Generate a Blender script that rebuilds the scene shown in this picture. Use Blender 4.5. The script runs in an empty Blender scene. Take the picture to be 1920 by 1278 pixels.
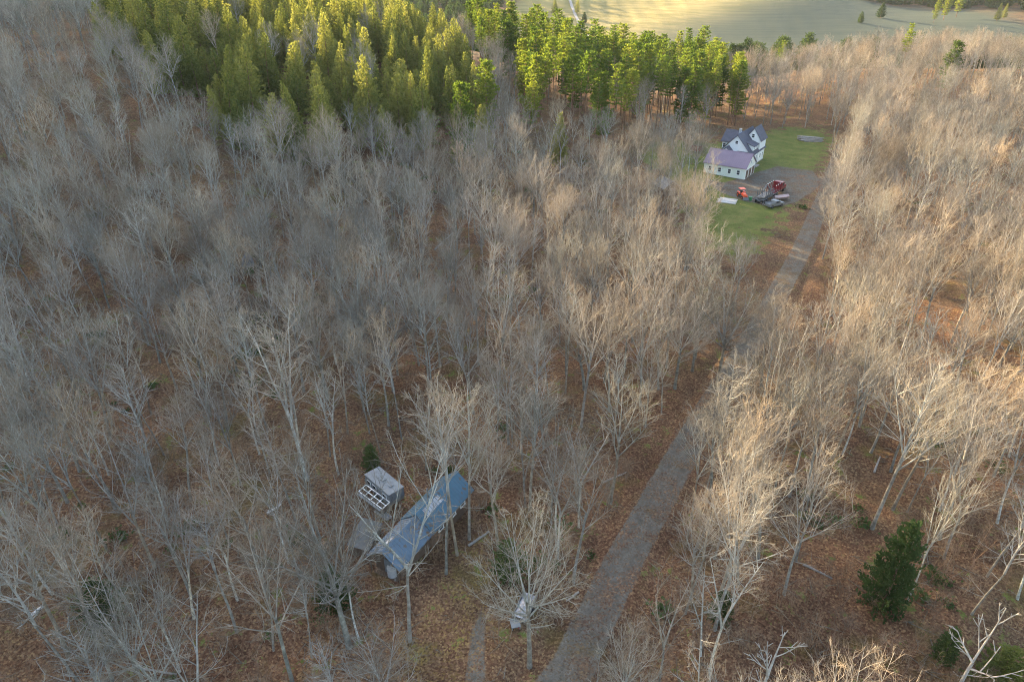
import bpy, math, random
import numpy as np
from mathutils import Vector, Matrix, noise

random.seed(7)
rng = np.random.default_rng(7)
R = math.radians
SC = bpy.context.scene
COL = SC.collection

# ------------------------------------------------------------------ camera
CAMZ = 60.0
cam_d = bpy.data.cameras.new('camera'); cam = bpy.data.objects.new('camera', cam_d); COL.objects.link(cam)
cam.location = (0, 0, CAMZ); cam.rotation_euler = (R(60), 0, 0)
cam_d.lens = 24; cam_d.sensor_width = 36; cam_d.clip_start = 0.5; cam_d.clip_end = 9000
SC.camera = cam
# ------------------------------------------------------------------ light
SUN_AZ = R(-42)      # clockwise from +Y (negative = left of the view)
SUN_EL = R(14)
w = bpy.data.worlds.new('World'); SC.world = w; w.use_nodes = True
wn = w.node_tree.nodes; wl = w.node_tree.links
sky = wn.new('ShaderNodeTexSky'); sky.sky_type = 'NISHITA'; sky.sun_disc = False
sky.sun_elevation = SUN_EL; sky.sun_rotation = SUN_AZ
sky.air_density = 1.0; sky.dust_density = 2.5; sky.ozone_density = 0.6
bg = wn['Background']; bg.inputs['Strength'].default_value = 0.15
wl.new(sky.outputs[0], bg.inputs['Color'])
sun_d = bpy.data.lights.new('sun', 'SUN'); sun_d.energy = 5.0; sun_d.angle = R(0.5); sun_d.color = (1.0, 0.77, 0.44)
sun = bpy.data.objects.new('sun', sun_d); COL.objects.link(sun)
sdir = Vector((math.sin(SUN_AZ)*math.cos(SUN_EL), math.cos(SUN_AZ)*math.cos(SUN_EL), math.sin(SUN_EL)))
sun.rotation_euler = sdir.to_track_quat('Z', 'Y').to_euler()
sun.location = (0, 0, 150)
SC.view_settings.view_transform = 'Standard'; SC.view_settings.look = 'None'
SC.view_settings.exposure = 2.68; SC.view_settings.gamma = 1; SC.view_settings.use_curve_mapping = False
SC.cycles.filter_width = 1.1; SC.cycles.use_denoising = True; SC.cycles.denoiser = 'OPENIMAGEDENOISE'; SC.cycles.denoising_prefilter = 'NONE'; SC.cycles.denoising_input_passes = 'RGB_ALBEDO_NORMAL'; SC.cycles.max_bounces = 6; SC.cycles.transparent_max_bounces = 8

# ------------------------------------------------------------------ projection helpers
F = 1280.0; SA, CA = math.sin(R(30)), math.cos(R(30))
def proj(x, y, z):
    """world -> pixel of the 1920x1278 photograph (only used to plan what stands where)"""
    d = y*CA - (z-CAMZ)*SA
    return 960 + F*x/np.maximum(d, .1), 639 - F*(y*SA + (z-CAMZ)*CA)/np.maximum(d, .1), d

def sstep(a, b, t):
    t = np.clip((t-a)/(b-a), 0, 1); return t*t*(3-2*t)

ROAD = [(-15, 12), (-2.8, 28.4), (5.9, 41.4), (12.1, 53.4), (22.9, 72.4), (41.8, 103.2), (65.6, 144.4), (91.5, 193), (114, 238), (132, 262), (170, 284), (230, 300), (330, 320)]
def seg_dist(x, y, pts):
    best = np.full(np.shape(x), 1e9)
    for (ax, ay), (bx, by) in zip(pts[:-1], pts[1:]):
        dx, dy = bx-ax, by-ay; L = dx*dx+dy*dy
        t = np.clip(((x-ax)*dx+(y-ay)*dy)/L, 0, 1)
        best = np.minimum(best, np.hypot(x-ax-t*dx, y-ay-t*dy))
    return best
def poly_sd(x, y, P):
    """signed distance, negative inside"""
    d = seg_dist(x, y, P+[P[0]]); ins = np.zeros(np.shape(x), bool)
    for (ax, ay), (bx, by) in zip(P, P[1:]+[P[0]]):
        c = ((ay > y) != (by > y)); ins ^= c & (x < (bx-ax)*(y-ay)/((by-ay) if by != ay else 1e-9)+ax)
    return np.where(ins, -d, d)

LAWN = [(52, 246), (62, 243), (80, 244), (92, 258), (106, 268), (118, 262), (116, 250), (104, 226), (97, 214), (82, 190), (72, 171), (60, 152), (50, 139), (44, 146), (44, 165), (46, 186), (44, 205), (40, 222)]
YARD = [(57, 200), (62, 196), (66, 199), (76, 208), (84, 214), (93, 209), (91, 196), (84, 187), (77, 179), (70, 175), (63, 180), (58, 188)]
LANE = [(-4.6, 35), (-2.3, 35), (-2.6, 41), (-2.8, 45.4), (-3.5, 48.6), (-4.0, 45), (-4.3, 41)]
def terrain(x, y):
    x = np.asarray(x, float); y = np.asarray(y, float)
    h = 24*sstep(135, 300, y-0.25*x)*sstep(85, -85, x)*(1-0.9*sstep(370, 520, y))
    h = h + 8*sstep(-20, -160, x)*sstep(30, 170, y)*(1-sstep(370, 520, y))
    h = h - 24*sstep(330, 560, y) + 46*sstep(580, 1150, y) + 190*sstep(1150, 2600, y)
    h = h + 7*sstep(230, 330, y)*sstep(110, 190, x)*(1-sstep(400, 560, y))
    h = h + 60*sstep(500, 1000, np.abs(x))*sstep(200, 900, y)
    h = h + 9*sstep(560, 900, y)*(np.sin(x/110.0+1+y/190.0)+.5*np.sin(x/47.0-y/80.0))
    # wooded mountain out of view to the west, added to shade the left side
    p = .743*x+.669*y; q = -.669*x+.743*y
    h = h + np.clip(200-.55*(p-50)-.9*np.maximum(p-150, 0), 0, 240)*np.exp(-((q-780)/170)**2)
    dr = seg_dist(x, y, ROAD)
    flat = sstep(3, 12, poly_sd(x, y, LAWN))
    bump = 0.28*np.sin(x*.33+1.7*np.sin(y*.21))+0.22*np.sin(y*.41+1.3*np.sin(x*.27+2)) + .12*np.sin(x*1.1+y*.7)*np.sin(y*.9-x*.5)
    h = h + bump*flat*sstep(3.5, 8, dr)
    h = h - 0.45*np.exp(-((dr-3.6)/0.7)**2)*(dr < 9)*flat + 0.10*(dr < 3)*(1-(dr/3)**2)
    return h

# ------------------------------------------------------------------ materials
def new_mat(name):
    m = bpy.data.materials.new(name); m.use_nodes = True
    nt = m.node_tree; return m, nt, nt.nodes['Principled BSDF']
def N(nt, t, **kw):
    n = nt.nodes.new(t)
    for k, v in kw.items(): setattr(n, k, v)
    return n
def rgb(*c): return (c[0], c[1], c[2], 1)
def ramp(nt, src, stops, interp='LINEAR'):
    r = N(nt, 'ShaderNodeValToRGB'); r.color_ramp.interpolation = interp
    e = r.color_ramp.elements
    while len(e) > 1: e.remove(e[-1])
    e[0].position = stops[0][0]; e[0].color = rgb(*stops[0][1])
    for p, c in stops[1:]:
        q = e.new(p); q.color = rgb(*c)
    nt.links.new(src, r.inputs[0]); return r.outputs[0]
def mixc(nt, fac, a, b, mode='MIX'):
    m = N(nt, 'ShaderNodeMix', data_type='RGBA', blend_type=mode)
    for i, v in ((0, fac), (6, a), (7, b)):
        if hasattr(v, 'links'): nt.links.new(v, m.inputs[i])
        elif isinstance(v, (int, float)): m.inputs[i].default_value = v
        else: m.inputs[i].default_value = rgb(*v)
    return m.outputs[2]
def mth(nt, op, a, b=0.5, clamp=False):
    m = N(nt, 'ShaderNodeMath', operation=op, use_clamp=clamp)
    for i, v in ((0, a), (1, b)):
        if hasattr(v, 'links'): nt.links.new(v, m.inputs[i])
        else: m.inputs[i].default_value = v
    return m.outputs[0]
def tex_noise(nt, scale, detail=4, rough=.55, co=None, out='Fac'):
    n = N(nt, 'ShaderNodeTexNoise'); n.inputs['Scale'].default_value = scale
    n.inputs['Detail'].default_value = detail; n.inputs['Roughness'].default_value = rough
    if co is not None: nt.links.new(co, n.inputs['Vector'])
    return n.outputs[out]
def bump(nt, bsdf, h, strength=.5, dist=.05):
    b = N(nt, 'ShaderNodeBump'); b.inputs['Strength'].default_value = strength; b.inputs['Distance'].default_value = dist
    nt.links.new(h, b.inputs['Height']); nt.links.new(b.outputs[0], bsdf.inputs['Normal'])

def ground_material():
    m, nt, b = new_mat('ground'); L = nt.links.new
    co = N(nt, 'ShaderNodeNewGeometry').outputs['Position']
    big = tex_noise(nt, .035, 5, .6, co); mid = tex_noise(nt, .35, 6, .65, co); fine = tex_noise(nt, 2.6, 6, .75, co)
    vor = N(nt, 'ShaderNodeTexVoronoi'); vor.inputs['Scale'].default_value = 5.5; vor.inputs['Randomness'].default_value = 1; L(co, vor.inputs['Vector'])
    sep = N(nt, 'ShaderNodeSeparateColor'); L(vor.outputs['Color'], sep.inputs[0])
    leaf = ramp(nt, sep.outputs[0], [(0, (.07, .030, .015)), (.3, (.125, .064, .038)), (.6, (.18, .095, .055)), (.85, (.26, .16, .092)), (1, (.36, .23, .12))])
    base = ramp(nt, mid, [(.25, (.05, .036, .024)), (.45, (.085, .048, .03)), (.62, (.125, .065, .04)), (.8, (.165, .10, .05))])
    lit = mixc(nt, .55, base, leaf)
    tone = ramp(nt, fine, [(.28, (.45, .42, .4)), (.5, (1, 1, 1)), (.75, (1.5, 1.42, 1.3))])
    lit = mixc(nt, 1.0, lit, tone, 'MULTIPLY')
    patch = tex_noise(nt, .085, 3, .5, co)
    lit = mixc(nt, 1, lit, ramp(nt, patch, [(.35, (.72, .70, .70)), (.5, (1, 1, 1)), (.66, (1.32, 1.22, 1.1))]), 'MULTIPLY')
    # duller brown here, rust there, olive where moss and fern come through, yellow fallen leaves
    lit = mixc(nt, ramp(nt, big, [(.42, (0, 0, 0)), (.62, (.7, .7, .7))]), lit, mixc(nt, 1, lit, (.80, .98, 1.0), 'MULTIPLY'))
    olive = tex_noise(nt, .13, 5, .7, co)
    lit = mixc(nt, ramp(nt, olive, [(.54, (0, 0, 0)), (.70, (.65, .65, .65))]), lit, mixc(nt, fine, (.045, .042, .014), (.16, .125, .035)))
    a = N(nt, 'ShaderNodeAttribute', attribute_name='yellow').outputs['Fac']
    lit = mixc(nt, mth(nt, 'MULTIPLY', mth(nt, 'MULTIPLY', a, ramp(nt, sep.outputs[1], [(.55, (0, 0, 0)), (.7, (1, 1, 1))])), ramp(nt, mid, [(.42, (.05, .05, .05)), (.62, (.75, .75, .75))])), lit, (.26, .18, .05))
    # grass
    gn = tex_noise(nt, .16, 6, .75, co); gf = tex_noise(nt, 3.0, 5, .7, co)
    gr = ramp(nt, gn, [(.3, (.065, .085, .02)), (.46, (.105, .122, .03)), (.60, (.15, .145, .045)), (.74, (.18, .14, .06)), (.85, (.16, .10, .05))])
    gr = mixc(nt, 1, gr, ramp(nt, gf, [(.3, (.7, .7, .7)), (.7, (1.25, 1.25, 1.25))]), 'MULTIPLY')
    gat = N(nt, 'ShaderNodeAttribute', attribute_name='grass').outputs['Fac']
    wob = mth(nt, 'MULTIPLY', mth(nt, 'SUBTRACT', mth(nt, 'ADD', mth(nt, 'MULTIPLY', mid, 1.4), mth(nt, 'MULTIPLY', gf, .6)), 1.0), 2.6)
    gm = ramp(nt, mth(nt, 'ADD', gat, wob), [(.38, (0, 0, 0)), (.62, (1, 1, 1))])
    c = mixc(nt, gm, lit, gr)
    # gravel / dirt road
    rn = tex_noise(nt, 1.4, 6, .7, co); rf = tex_noise(nt, 9, 4, .8, co)
    rd = ramp(nt, rn, [(.3, (.085, .077, .062)), (.5, (.13, .12, .10)), (.75, (.19, .175, .15))])
    rd = mixc(nt, 1, rd, ramp(nt, rf, [(.3, (.75, .75, .75)), (.7, (1.2, 1.2, 1.2))]), 'MULTIPLY')
    rut = N(nt, 'ShaderNodeAttribute', attribute_name='rut').outputs['Fac']
    rd = mixc(nt, mth(nt, 'MULTIPLY', rut, .6), rd, (.075, .066, .06))
    rd = mixc(nt, ramp(nt, mth(nt, 'ADD', mid, mth(nt, 'MULTIPLY', sep.outputs[2], .25)), [(.56, (0, 0, 0)), (.74, (.8, .8, .8))]), rd, lit)
    rat = N(nt, 'ShaderNodeAttribute', attribute_name='gravel').outputs['Fac']
    rm = ramp(nt, mth(nt, 'ADD', rat, mth(nt, 'MULTIPLY', wob, .32)), [(.4, (0, 0, 0)), (.6, (1, 1, 1))])
    c = mixc(nt, rm, c, rd)
    # the far hay fields and the brush at their edge
    fat = N(nt, 'ShaderNodeAttribute', attribute_name='field').outputs['Fac']
    fn = tex_noise(nt, .012, 6, .6, co); mp = N(nt, 'ShaderNodeMapping'); mp.inputs['Scale'].default_value = (.01, .05, 1); mp.inputs['Rotation'].default_value = (0, 0, .3); L(co, mp.inputs[0]); fs = N(nt, 'ShaderNodeTexNoise'); fs.inputs['Scale'].default_value = 1; fs.inputs['Detail'].default_value = 6; L(mp.outputs[0], fs.inputs['Vector'])
    fc = ramp(nt, fn, [(.3, (.11, .10, .035)), (.5, (.22, .18, .07)), (.7, (.30, .225, .10))])
    fc = mixc(nt, .5, fc, ramp(nt, fs.outputs['Fac'], [(.35, (.12, .115, .045)), (.65, (.32, .25, .12))]))
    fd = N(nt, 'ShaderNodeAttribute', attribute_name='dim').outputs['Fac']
    fc = mixc(nt, fd, fc, mixc(nt, fs.outputs['Fac'], (.035, .048, .040), (.08, .088, .062)))  # shaded part of the field, put into its colour as a darker green
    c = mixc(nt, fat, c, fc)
    L(c, b.inputs['Base Color']); b.inputs['Roughness'].default_value = 1; b.inputs['Specular IOR Level'].default_value = .08
    hgt = mth(nt, 'ADD', fine, mth(nt, 'MULTIPLY', sep.outputs[0], .6))
    bump(nt, b, hgt, .8, .14)
    return m

def bark_mat(name, c1, c2, c3, scale=1.2, trans=0.0, rnd=.35, warm=(1.12, 1.0, .84)):
    m, nt, b = new_mat(name); L = nt.links.new
    co = N(nt, 'ShaderNodeTexCoord').outputs['Object']
    n = tex_noise(nt, scale, 5, .65, co)
    c = ramp(nt, n, [(.3, c1), (.5, c2), (.7, c3)])
    r = N(nt, 'ShaderNodeObjectInfo').outputs['Random']
    c = mixc(nt, rnd, c, mixc(nt, 1, c, ramp(nt, r, [(0, (.55, .55, .55)), (.5, (1, .98, .95)), (1, (1.5, 1.42, 1.3))]), 'MULTIPLY'))
    c = mixc(nt, 1, c, ramp(nt, mth(nt, 'FRACT', mth(nt, 'MULTIPLY', r, 17.3)), [(0, (.95, 1.0, .97)), (.5, (1, 1, 1)), (1, warm)]), 'MULTIPLY')
    L(c, b.inputs['Base Color']); b.inputs['Roughness'].default_value = .85; b.inputs['Specular IOR Level'].default_value = .2
    return m
def leaf_mat(name, stops, trans=.4, tcol=(1.5, 1.6, .55)):
    m, nt, b = new_mat(name); L = nt.links.new
    co = N(nt, 'ShaderNodeTexCoord').outputs['Object']
    n = tex_noise(nt, .9, 4, .6, co)
    r = N(nt, 'ShaderNodeObjectInfo').outputs['Random']
    c = ramp(nt, mth(nt, 'ADD', n, mth(nt, 'MULTIPLY', mth(nt, 'SUBTRACT', r, .5), .45)), stops)
    nt.nodes.remove(b)
    d = N(nt, 'ShaderNodeBsdfDiffuse'); t = N(nt, 'ShaderNodeBsdfTranslucent'); mx = N(nt, 'ShaderNodeMixShader')
    L(c, d.inputs[0]); L(mixc(nt, 1, c, tcol, 'MULTIPLY'), t.inputs[0]); mx.inputs[0].default_value = trans
    L(d.outputs[0], mx.inputs[1]); L(t.outputs[0], mx.inputs[2])
    L(mx.outputs[0], nt.nodes['Material Output'].inputs[0]); return m
def flat(name, col, rough=.6, metal=0., var=.25, scale=1.5, spec=.4, leaves=0):
    m, nt, b = new_mat(name)
    co = N(nt, 'ShaderNodeNewGeometry').outputs['Position']
    n = tex_noise(nt, scale, 5, .65, co)
    c = ramp(nt, n, [(.25, tuple(v*(1-var) for v in col)), (.75, tuple(min(1, v*(1+var)) for v in col))])
    if leaves:
        v = N(nt, 'ShaderNodeTexVoronoi'); v.inputs['Scale'].default_value = 3.2; nt.links.new(co, v.inputs['Vector'])
        sc_ = N(nt, 'ShaderNodeSeparateColor'); nt.links.new(v.outputs['Color'], sc_.inputs[0])
        n2 = tex_noise(nt, .5, 4, .6, co)
        f = mth(nt, 'MULTIPLY', ramp(nt, sc_.outputs[0], [(.72, (0, 0, 0)), (.78, (1, 1, 1))], 'CONSTANT'), ramp(nt, n2, [(.45, (0, 0, 0)), (.62, (leaves,)*3)]))
        c = mixc(nt, f, c, (.14, .09, .055))
    nt.links.new(c, b.inputs['Base Color']); b.inputs['Roughness'].default_value = rough; b.inputs['Metallic'].default_value = metal
    b.inputs['Specular IOR Level'].default_value = spec
    return m

M = {}
M['ground'] = ground_material()
M['trunk'] = bark_mat('hardwood_bark', (.10, .09, .078), (.19, .175, .155), (.33, .32, .29), 1.6)
M['limb'] = bark_mat('hardwood_limbs', (.16, .152, .138), (.28, .265, .24), (.42, .40, .37), 1.2, rnd=.5)
M['twig'] = bark_mat('hardwood_twigs', (.13, .108, .088), (.20, .172, .142), (.29, .255, .215), .35, rnd=.8)
M['shrub'] = bark_mat('shrub_twigs', (.13, .085, .06), (.2, .14, .10), (.30, .22, .16), .5, rnd=.8)
M['birch'] = bark_mat('birch_bark', (.12, .11, .10), (.38, .37, .34), (.56, .55, .52), 2.6, rnd=.2)
M['deadwood'] = bark_mat('fallen_dead_wood', (.08, .065, .05), (.14, .12, .095), (.22, .195, .165), 1.5, rnd=.4)
M['dead'] = bark_mat('bleached_dead_wood', (.22, .215, .205), (.33, .32, .31), (.44, .43, .42), 1.5, rnd=.1)
M['darkbark'] = bark_mat('conifer_bark', (.07, .045, .032), (.15, .09, .06), (.24, .145, .095), 1.6)
M['spruce'] = leaf_mat('spruce_needles', [(.2, (.075, .095, .035)), (.5, (.14, .155, .052)), (.8, (.22, .22, .08))], .5, (1.45, 1.4, .7))
M['pine'] = leaf_mat('pine_needles', [(.2, (.04, .07, .022)), (.5, (.09, .125, .035)), (.8, (.17, .185, .05))], .5, (1.5, 1.5, .5))
M['hemlock'] = leaf_mat('hemlock_needles', [(.2, (.035, .055, .022)), (.5, (.06, .085, .032)), (.8, (.09, .115, .045))], .25, (1.2, 1.4, .7))

# ------------------------------------------------------------------ mesh building
class MB:
    def __init__(s): s.v = []; s.f = []; s.m = []
    def tube(s, pts, rad, n=3, mi=0, cap=False):
        base = len(s.v); K = len(pts)
        d0 = (pts[-1]-pts[0]).normalized()
        a = d0.orthogonal().normalized(); b = d0.cross(a)
        cs = [(math.cos(2*math.pi*k/n), math.sin(2*math.pi*k/n)) for k in range(n)]
        for p, r in zip(pts, rad):
            for c, q in cs:
                s.v.append((p.x+r*(a.x*c+b.x*q), p.y+r*(a.y*c+b.y*q), p.z+r*(a.z*c+b.z*q)))
        for i in range(K-1):
            o = base+i*n
            for k in range(n):
                k2 = (k+1) % n
                s.f.append((o+k, o+k2, o+n+k2, o+n+k)); s.m.append(mi)
        if cap:
            s.f.append(tuple(base+(K-1)*n+k for k in range(n))); s.m.append(mi)
            s.f.append(tuple(base+n-1-k for k in range(n))); s.m.append(mi)
    def box(s, x0, x1, y0, y1, z0, z1, mi=0, T=None):
        base = len(s.v)
        for z in (z0, z1):
            for x, y in ((x0, y0), (x1, y0), (x1, y1), (x0, y1)):
                v = Vector((x, y, z)); v = T @ v if T else v; s.v.append(tuple(v))
        for q in ((0, 3, 2, 1), (4, 5, 6, 7), (0, 1, 5, 4), (1, 2, 6, 5), (2, 3, 7, 6), (3, 0, 4, 7)):
            s.f.append(tuple(base+i for i in q)); s.m.append(mi)
    def prism(s, prof, y0, y1, mi=0, T=None, axis='y'):
        """profile of (a, z) pairs, counter-clockwise, extruded along y (or x)"""
        base = len(s.v); n = len(prof)
        for y in (y0, y1):
            for a, z in prof:
                v = Vector((a, y, z)) if axis == 'y' else Vector((y, a, z))
                v = T @ v if T else v; s.v.append(tuple(v))
        s.f.append(tuple(base+i for i in range(n))); s.f.append(tuple(base+n+n-1-i for i in range(n))); s.m += [mi, mi]
        for i in range(n):
            j = (i+1) % n; s.f.append((base+i, base+n+i, base+n+j, base+j)); s.m.append(mi)
    def poly(s, pts, mi=0):
        b = len(s.v); s.v += [tuple(p) for p in pts]; s.f.append(tuple(range(b, b+len(pts)))); s.m.append(mi)
    def cyl(s, c, axis, r, h, n=14, mi=0, r2=None):
        c = Vector(c); ax = Vector(axis).normalized()
        s.tube([c-ax*h/2, c+ax*h/2], [r, r if r2 is None else r2], n, mi, True)
    def ball(s, c, r, mi=0, sx=1, sy=1, sz=1, n=10, k=6):
        b = len(s.v)
        for i in range(k+1):
            t = math.pi*i/k
            for j in range(n):
                p = 2*math.pi*j/n
                s.v.append((c[0]+r*sx*math.sin(t)*math.cos(p), c[1]+r*sy*math.sin(t)*math.sin(p), c[2]+r*sz*math.cos(t)))
        for i in range(k):
            for j in range(n):
                s.f.append((b+i*n+j, b+(i+1)*n+j, b+(i+1)*n+(j+1) % n, b+i*n+(j+1) % n)); s.m.append(mi)
    def mesh(s, name, mats, smooth=False):
        me = bpy.data.meshes.new(name); me.from_pydata(s.v, [], s.f)
        for m in mats: me.materials.append(m)
        if len(mats) > 1: me.polygons.foreach_set('material_index', s.m)
        if smooth: me.polygons.foreach_set('use_smooth', [True]*len(s.f))
        me.update(); return me
def link(name, me, parent=None, loc=None, rz=0):
    o = bpy.data.objects.new(name, me); COL.objects.link(o)
    if parent: o.parent = parent
    if loc is not None: o.location = loc
    if rz: o.rotation_euler = (0, 0, rz)
    return o
def tag(o, label=None, cat=None, group=None, kind=None):
    for k, v in (('label', label), ('category', cat), ('group', group), ('kind', kind)):
        if v: o[k] = v
    return o
def empty(name, loc, rz=0): return link(name, None, None, loc, rz)
def part(name, mb, mat, parent, smooth=False, label=None):
    o = link(name, mb.mesh(name, mat if isinstance(mat, list) else [mat], smooth), parent)
    if label: o['label'] = label
    return o

# ------------------------------------------------------------------ ground, one grid split by zone
def axis(segs):
    out = []
    for a, b, d in segs: out += list(np.arange(a, b, d))
    return np.array(out+[segs[-1][1]])
gx = axis([(-3600, -1200, 120), (-1200, -400, 40), (-400, -150, 8), (-150, -60, 2.5), (-60, 130, .8), (130, 200, 2.5), (200, 400, 8), (400, 1200, 40), (1200, 3600, 120)])
gy = axis([(-400, 0, 40), (0, 24, 4), (24, 150, .8), (150, 275, 1.1), (275, 420, 4), (420, 1100, 14), (1100, 4200, 80)])
GX, GY = np.meshgrid(gx, gy)
GZ = terrain(GX, GY)
nx, ny = len(gx), len(gy)
dr = seg_dist(GX, GY, ROAD)
lawn_sd = poly_sd(GX, GY, LAWN); yard_sd = poly_sd(GX, GY, YARD); lane_sd = poly_sd(GX, GY, LANE)
a_gravel = np.maximum(np.maximum(sstep(2.7, 1.5, dr), sstep(2.0, -2.0, yard_sd)), sstep(.8, -.6, lane_sd))
a_gravel = np.maximum(a_gravel, sstep(2.6, 1.2, seg_dist(GX, GY, [(93, 196), (88, 204)])))
a_grass = sstep(6, -7, lawn_sd)
a_rut = np.exp(-((dr-.95)/.35)**2)*.5 + np.exp(-((dr-2.75)/.35)**2)
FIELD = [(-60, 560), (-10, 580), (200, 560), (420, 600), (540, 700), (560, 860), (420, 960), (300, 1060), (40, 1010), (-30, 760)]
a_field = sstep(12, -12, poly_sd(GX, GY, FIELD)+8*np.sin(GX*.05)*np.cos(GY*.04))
a_shade = sstep(60, 260, GX-.35*(GY-700)+60*np.sin(GY*.02))  # mask of the shade painted over the right side of the far field
a_yel = np.exp(-(((GX+4.5)/3.2)**2+((GY-47)/8)**2))*1.0+.8*np.exp(-(((GX+9)/3)**2+((GY-42)/5)**2))+.8*np.exp(-(((GX+1)/4)**2+((GY-56)/5)**2))
verts = np.stack([GX, GY, GZ], -1).reshape(-1, 3)
idx = np.arange(nx*ny).reshape(ny, nx)
quads = np.stack([idx[:-1, :-1], idx[:-1, 1:], idx[1:, 1:], idx[1:, :-1]], -1)
def fc(a): return (a[:-1, :-1]+a[:-1, 1:]+a[1:, 1:]+a[1:, :-1])/4
zone = np.zeros((ny-1, nx-1), int)
zone[fc(a_field) > .5] = 5; zone[fc(a_grass) > .5] = 1; zone[fc(yard_sd) < 0] = 2; zone[fc(lane_sd) < 0] = 3; zone[fc(dr) < 2.7] = 4
for zi, nm in enumerate(['ground', 'lawn', 'gravel_yard', 'path', 'road', 'meadow']):
    q = quads[zone == zi]
    u, inv = np.unique(q, return_inverse=True); q = inv.reshape(-1, 4)
    me = bpy.data.meshes.new(nm); me.vertices.add(len(u)); me.vertices.foreach_set('co', verts[u].astype(np.float32).ravel())
    me.loops.add(q.size); me.loops.foreach_set('vertex_index', q.ravel().astype(np.int32))
    me.polygons.add(len(q)); me.polygons.foreach_set('loop_start', np.arange(0, q.size, 4, dtype=np.int32))
    me.update(calc_edges=True)
    for an, arr in (('gravel', a_gravel), ('grass', a_grass), ('rut', a_rut), ('field', a_field), ('dim', a_shade), ('yellow', a_yel)):
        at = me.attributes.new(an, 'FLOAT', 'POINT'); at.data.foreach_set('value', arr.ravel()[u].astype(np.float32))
    me.polygons.foreach_set('use_smooth', [True]*len(q))
    me.materials.append(M['ground'])
    tag(link(nm, me), kind='structure')

def gz(x, y): return float(terrain(x, y))
def at(px, py, z=0.0):
    """point of the place whose height above flat ground is z, seen at a pixel of the photograph"""
    u = (px-960)/F; v = (639-py)/F
    dy = CA+v*SA; dz = -SA+v*CA; t = (z-CAMZ)/dz
    return u*t, dy*t
def on_ground(px, py):
    z = 0.0
    for _ in range(12):
        x, y = at(px, py, z); z = .5*z+.5*gz(x, y)
    return x, y, gz(x, y)

def RV(r, s=1.0): return Vector((r.uniform(-s, s), r.uniform(-s, s), r.uniform(-s, s)))
# ------------------------------------------------------------------ built things
M['blue_roof'] = flat('blue_metal_roof', (.07, .135, .185), .5, .25, .16, .6, leaves=.8)
M['blue_old'] = flat('weathered_blue_roof', (.105, .145, .19), .6, .2, .2, .8, leaves=.9)
M['board'] = flat('brown_boards', (.10, .065, .045), .8)
M['white'] = flat('white_paint', (.72, .74, .72), .5, 0, .06)
M['cream'] = flat('cream_siding', (.66, .70, .62), .6, 0, .07)
M['trim'] = flat('white_trim', (.8, .8, .78), .5, 0, .04)
M['shingle'] = flat('dark_slate_shingle', (.065, .065, .085), .8, 0, .25, 1)
M['plum'] = flat('plum_metal_roof', (.20, .145, .185), .5, .1, .1, .5)
M['glass'] = flat('window_glass', (.03, .04, .05), .15, 0, .2)
M['greymetal'] = flat('grey_metal', (.17, .185, .20), .5, .3, .25)
M['palemetal'] = flat('pale_weathered_panel', (.19, .20, .205), .6, .1, .25, 1.2)
M['greytarp'] = flat('grey_tarp', (.10, .10, .095), .7, 0, .3, .9)
M['paletarp'] = flat('pale_tarp', (.36, .35, .36), .6, 0, .25, 1.2)
M['bluetarp'] = flat('blue_tarp', (.12, .25, .5), .5, 0, .2)
M['orange'] = flat('orange_paint', (.75, .10, .03), .4, 0, .1)
M['red'] = flat('red_paint', (.17, .012, .018), .4, 0, .2)
M['tyre'] = flat('tyre_rubber', (.025, .025, .025), .8)
M['steel'] = flat('dull_steel', (.13, .135, .14), .6, .3, .3)
M['log'] = flat('weathered_logs', (.26, .235, .21), .85, 0, .3, 2)
M['lumber'] = flat('pale_lumber', (.46, .43, .40), .8, 0, .2)
M['birchlog'] = flat('white_log', (.58, .56, .54), .8, 0, .25, 3)
M['green'] = flat('green_plastic', (.02, .16, .05), .5)
M['concrete'] = flat('foundation', (.3, .29, .28), .9)

def gable_roof(e, x0, x1, y0, y1, ze, zr, mat, th=.14, axis='y', ribs=0.0, name='roof_slope', lab=None):
    """two slopes and a ridge cap; ridge runs along axis"""
    if axis == 'y': xm = (x0+x1)/2; A, B, a0, a1 = x0, x1, y0, y1
    else: xm = (y0+y1)/2; A, B, a0, a1 = y0, y1, x0, x1
    for s, E in ((-1, A), (1, B)):
        mb = MB(); mb.prism([(E, ze), (xm, zr), (xm, zr+th), (E, ze+th)] if s < 0 else [(xm, zr), (E, ze), (E, ze+th), (xm, zr+th)], a0, a1, axis=axis)
        if ribs:
            k = a0+ribs/2
            while k < a1-.05:
                q = [(E, ze+th), (xm, zr+th), (xm, zr+th+.05), (E, ze+th+.05)] if s < 0 else [(xm, zr+th), (E, ze+th), (E, ze+th+.05), (xm, zr+th+.05)]
                mb.prism(q, k, k+.05, axis=axis); k += ribs
        part(name, mb, mat, e, label=lab)
    mb = MB(); mb.prism([(xm-.18, zr+th-.06), (xm+.18, zr+th-.06), (xm, zr+th+.09)], a0-.02, a1+.02, axis=axis); part('ridge_cap', mb, mat, e)
def gable_walls(e, x0, x1, y0, y1, z0, ze, zr, mat, axis='y', name='wall'):
    xm = (x0+x1)/2 if axis == 'y' else (y0+y1)/2
    a, b, c, d = (x0, x1, y0, y1) if axis == 'y' else (y0, y1, x0, x1)
    mb = MB(); mb.prism([(a, z0), (b, z0), (b, ze), (xm, zr), (a, ze)], c, d, axis=axis); return part(name, mb, mat, e)
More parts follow.
